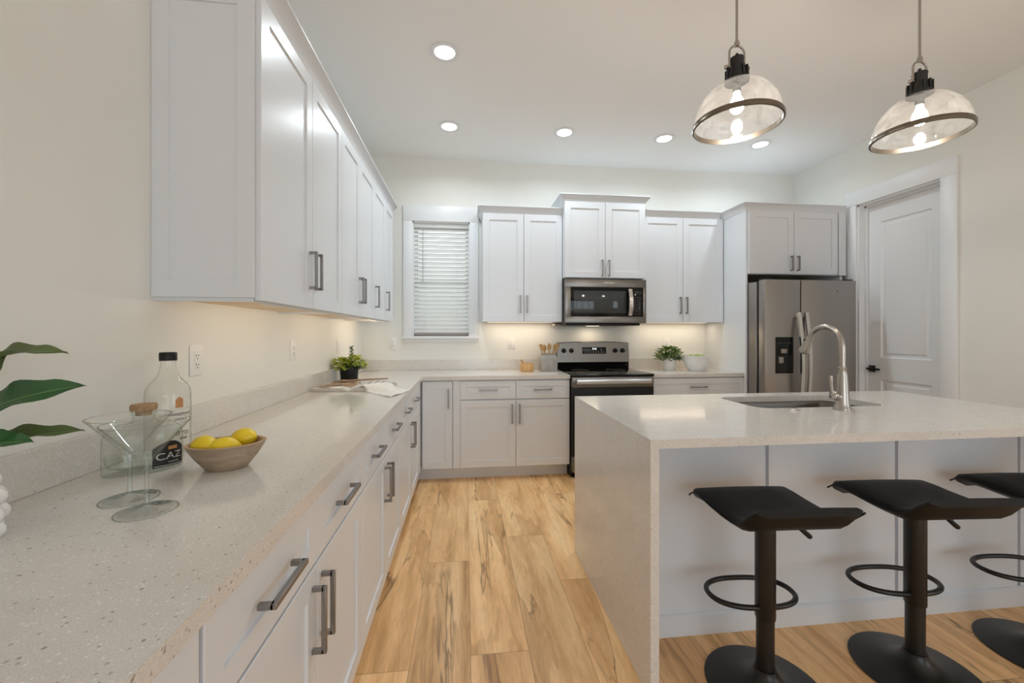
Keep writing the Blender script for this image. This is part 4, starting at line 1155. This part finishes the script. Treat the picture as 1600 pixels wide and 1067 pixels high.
mo = thing('mortar', 'small ribbed bamboo mortar left of the grey crock', 'mortar', (.598, 3.945, ZK), 0)
b = MB(); n = 48
def rib(r, z): return [((r + .002 * math.cos(12 * t)) * math.cos(t), (r + .002 * math.cos(12 * t)) * math.sin(t), z) for t in [2 * PI * i / n for i in range(n)]]
b.rings([rib(.060, 0), rib(.063, .006), rib(.066, .075), rib(.064, .08), rib(.055, .08), rib(.048, .03)])
b.build('mortar_body', 'bamboo', mo)
tag(MB().tube([(.0, 0, .034), (-.02, .0, .065), (-.045, .0, .105), (-.052, 0, .118)], [.013, .009, .009, .011], 12).build('pestle', 'bamboo', loc=(.592, 3.945, ZK)), 'small wooden pestle leaning out of the bamboo mortar', 'pestle')

# ------------------------------------------------------------------ cookbook, spoon, towel
bk_ = thing('open_book', 'open cookbook with a food photograph lying on the left counter', 'book', (-.725, 2.865, ZK), R(-4))
HW, HD = .228, .165
def page_top(u):   # page surface height across the spread, u in -1..1
    a = abs(u)
    hump = math.sin(min(1, a * 3.4) * PI / 2)
    return .006 + (.020 * hump * (1 - .30 * a) if u < 0 else .030 * math.sin(min(1, a * 2.6) * PI / 2) * (1 - .80 * a))
for sgn, nm in ((-1, 'left_pages'), (1, 'right_pages')):
    b = MB(); rl = []
    for i in range(17):
        u = sgn * i / 16; z = page_top(u)
        rl.append([(u * HW, -HD, .004), (u * HW, HD, .004), (u * HW, HD, z + .006), (u * HW, -HD, z)])
    b.rings(rl); b.build('page_block', 'pages', bk_)
    b = MB(); rl = []
    for i in range(1, 16):
        u = sgn * i / 16; z = page_top(u)
        y0 = -HD + (.085 if sgn < 0 else .02)
        f_ = (y0 + HD) / (2 * HD); g_ = .97
        rl.append([(u * HW, y0, z + .006 * f_ + .0002), (u * HW, HD - .008, z + .006 * g_ + .0002), (u * HW, HD - .008, z + .006 * g_ + .0008), (u * HW, y0, z + .006 * f_ + .0008)])
    b.rings(rl); b.build('photo_page' if sgn < 0 else 'recipe_page', 'food' if sgn < 0 else 'print', bk_)
b = MB(); b.box(-HW - .006, -HD - .004, .0005, HW + .004, HD + .004, .0038, .001); b.build('cover', 'cover', bk_)
sp_ = thing('wooden_spoon', 'long wooden spoon lying across the open cookbook', 'utensil', (-.70, 2.995, ZK + .042), R(10))
MB().tube([(-.12, 0, -.001), (.05, 0, .004), (.155, 0, .006)], [.0065, .006, .0045], 10).build('handle', 'oldwood', sp_)
MB().ball((-.145, 0, -.001), .022, 10, 1.5, 1.0, .35).build('spoon_head', 'oldwood', sp_)
# crumpled linen towel: from the counter edge up over the right hand pages of the book
CA, CB, CC, CD = (-.425, 2.445), (-.352, 2.70), (-.545, 2.97), (-.665, 2.73)
def smooth(e0, e1, x):
    t_ = max(0, min(1, (x - e0) / (e1 - e0))); return t_ * t_ * (3 - 2 * t_)
def towel_z(x, y, u, v):
    lx, ly = x + .725, y - 2.865
    ub = lx / HW
    bookh = (page_top(max(-.1, min(1, ub))) + .007) * smooth(1.16, .98, ub) * smooth(-HD - .035, -HD - .004, ly)
    wr = .0045 + .0035 * math.sin(u * 9 + v * 4) * math.sin(v * 6 + 1) + .0022 * math.sin(u * 21 + 3 * v)
    return max(.0035, wr) + bookh
b = MB(); n = 30; rl = []
ox, oy = -.50, 2.70
for i in range(n + 1):
    u = i / n; row = []
    for j in range(n + 1):
        v = j / n
        x = (1 - u) * ((1 - v) * CA[0] + v * CB[0]) + u * ((1 - v) * CD[0] + v * CC[0]) + .010 * math.sin(v * 7) * (u - .5)
        y = (1 - u) * ((1 - v) * CA[1] + v * CB[1]) + u * ((1 - v) * CD[1] + v * CC[1]) + .014 * math.sin(u * 6 + 1) * (v - .5)
        row.append((x - ox, y - oy, towel_z(x, y, u, v)))
    rl.append(row + [(p[0], p[1], p[2] - .0032) for p in reversed(row)])
front_edge = [r_[0] for r_ in rl]
b.rings(rl)
tw = thing('linen_towel', 'crumpled cream linen towel draped over the cookbook corner at the counter edge', 'towel', (ox, oy, ZK))
b.build('cloth', 'linen', tw, angle=60)
b = MB(); rnd = random.Random(9)
for k_ in range(n * 2 - 1):
    p = Vector(front_edge[k_ // 2]).lerp(Vector(front_edge[k_ // 2 + 1]), .5 * (k_ % 2)); p.z -= .0015
    d_ = Vector((-.45, -.9, 0)) * .016
    b.tube([tuple(p), tuple(p + d_ * .5 + Vector((rnd.uniform(-.002, .002), 0, 0))), tuple(p + d_ + Vector((rnd.uniform(-.004, .004), 0, -.0005)))], .0009, 5)
b.build('fringe', 'linen', tw)
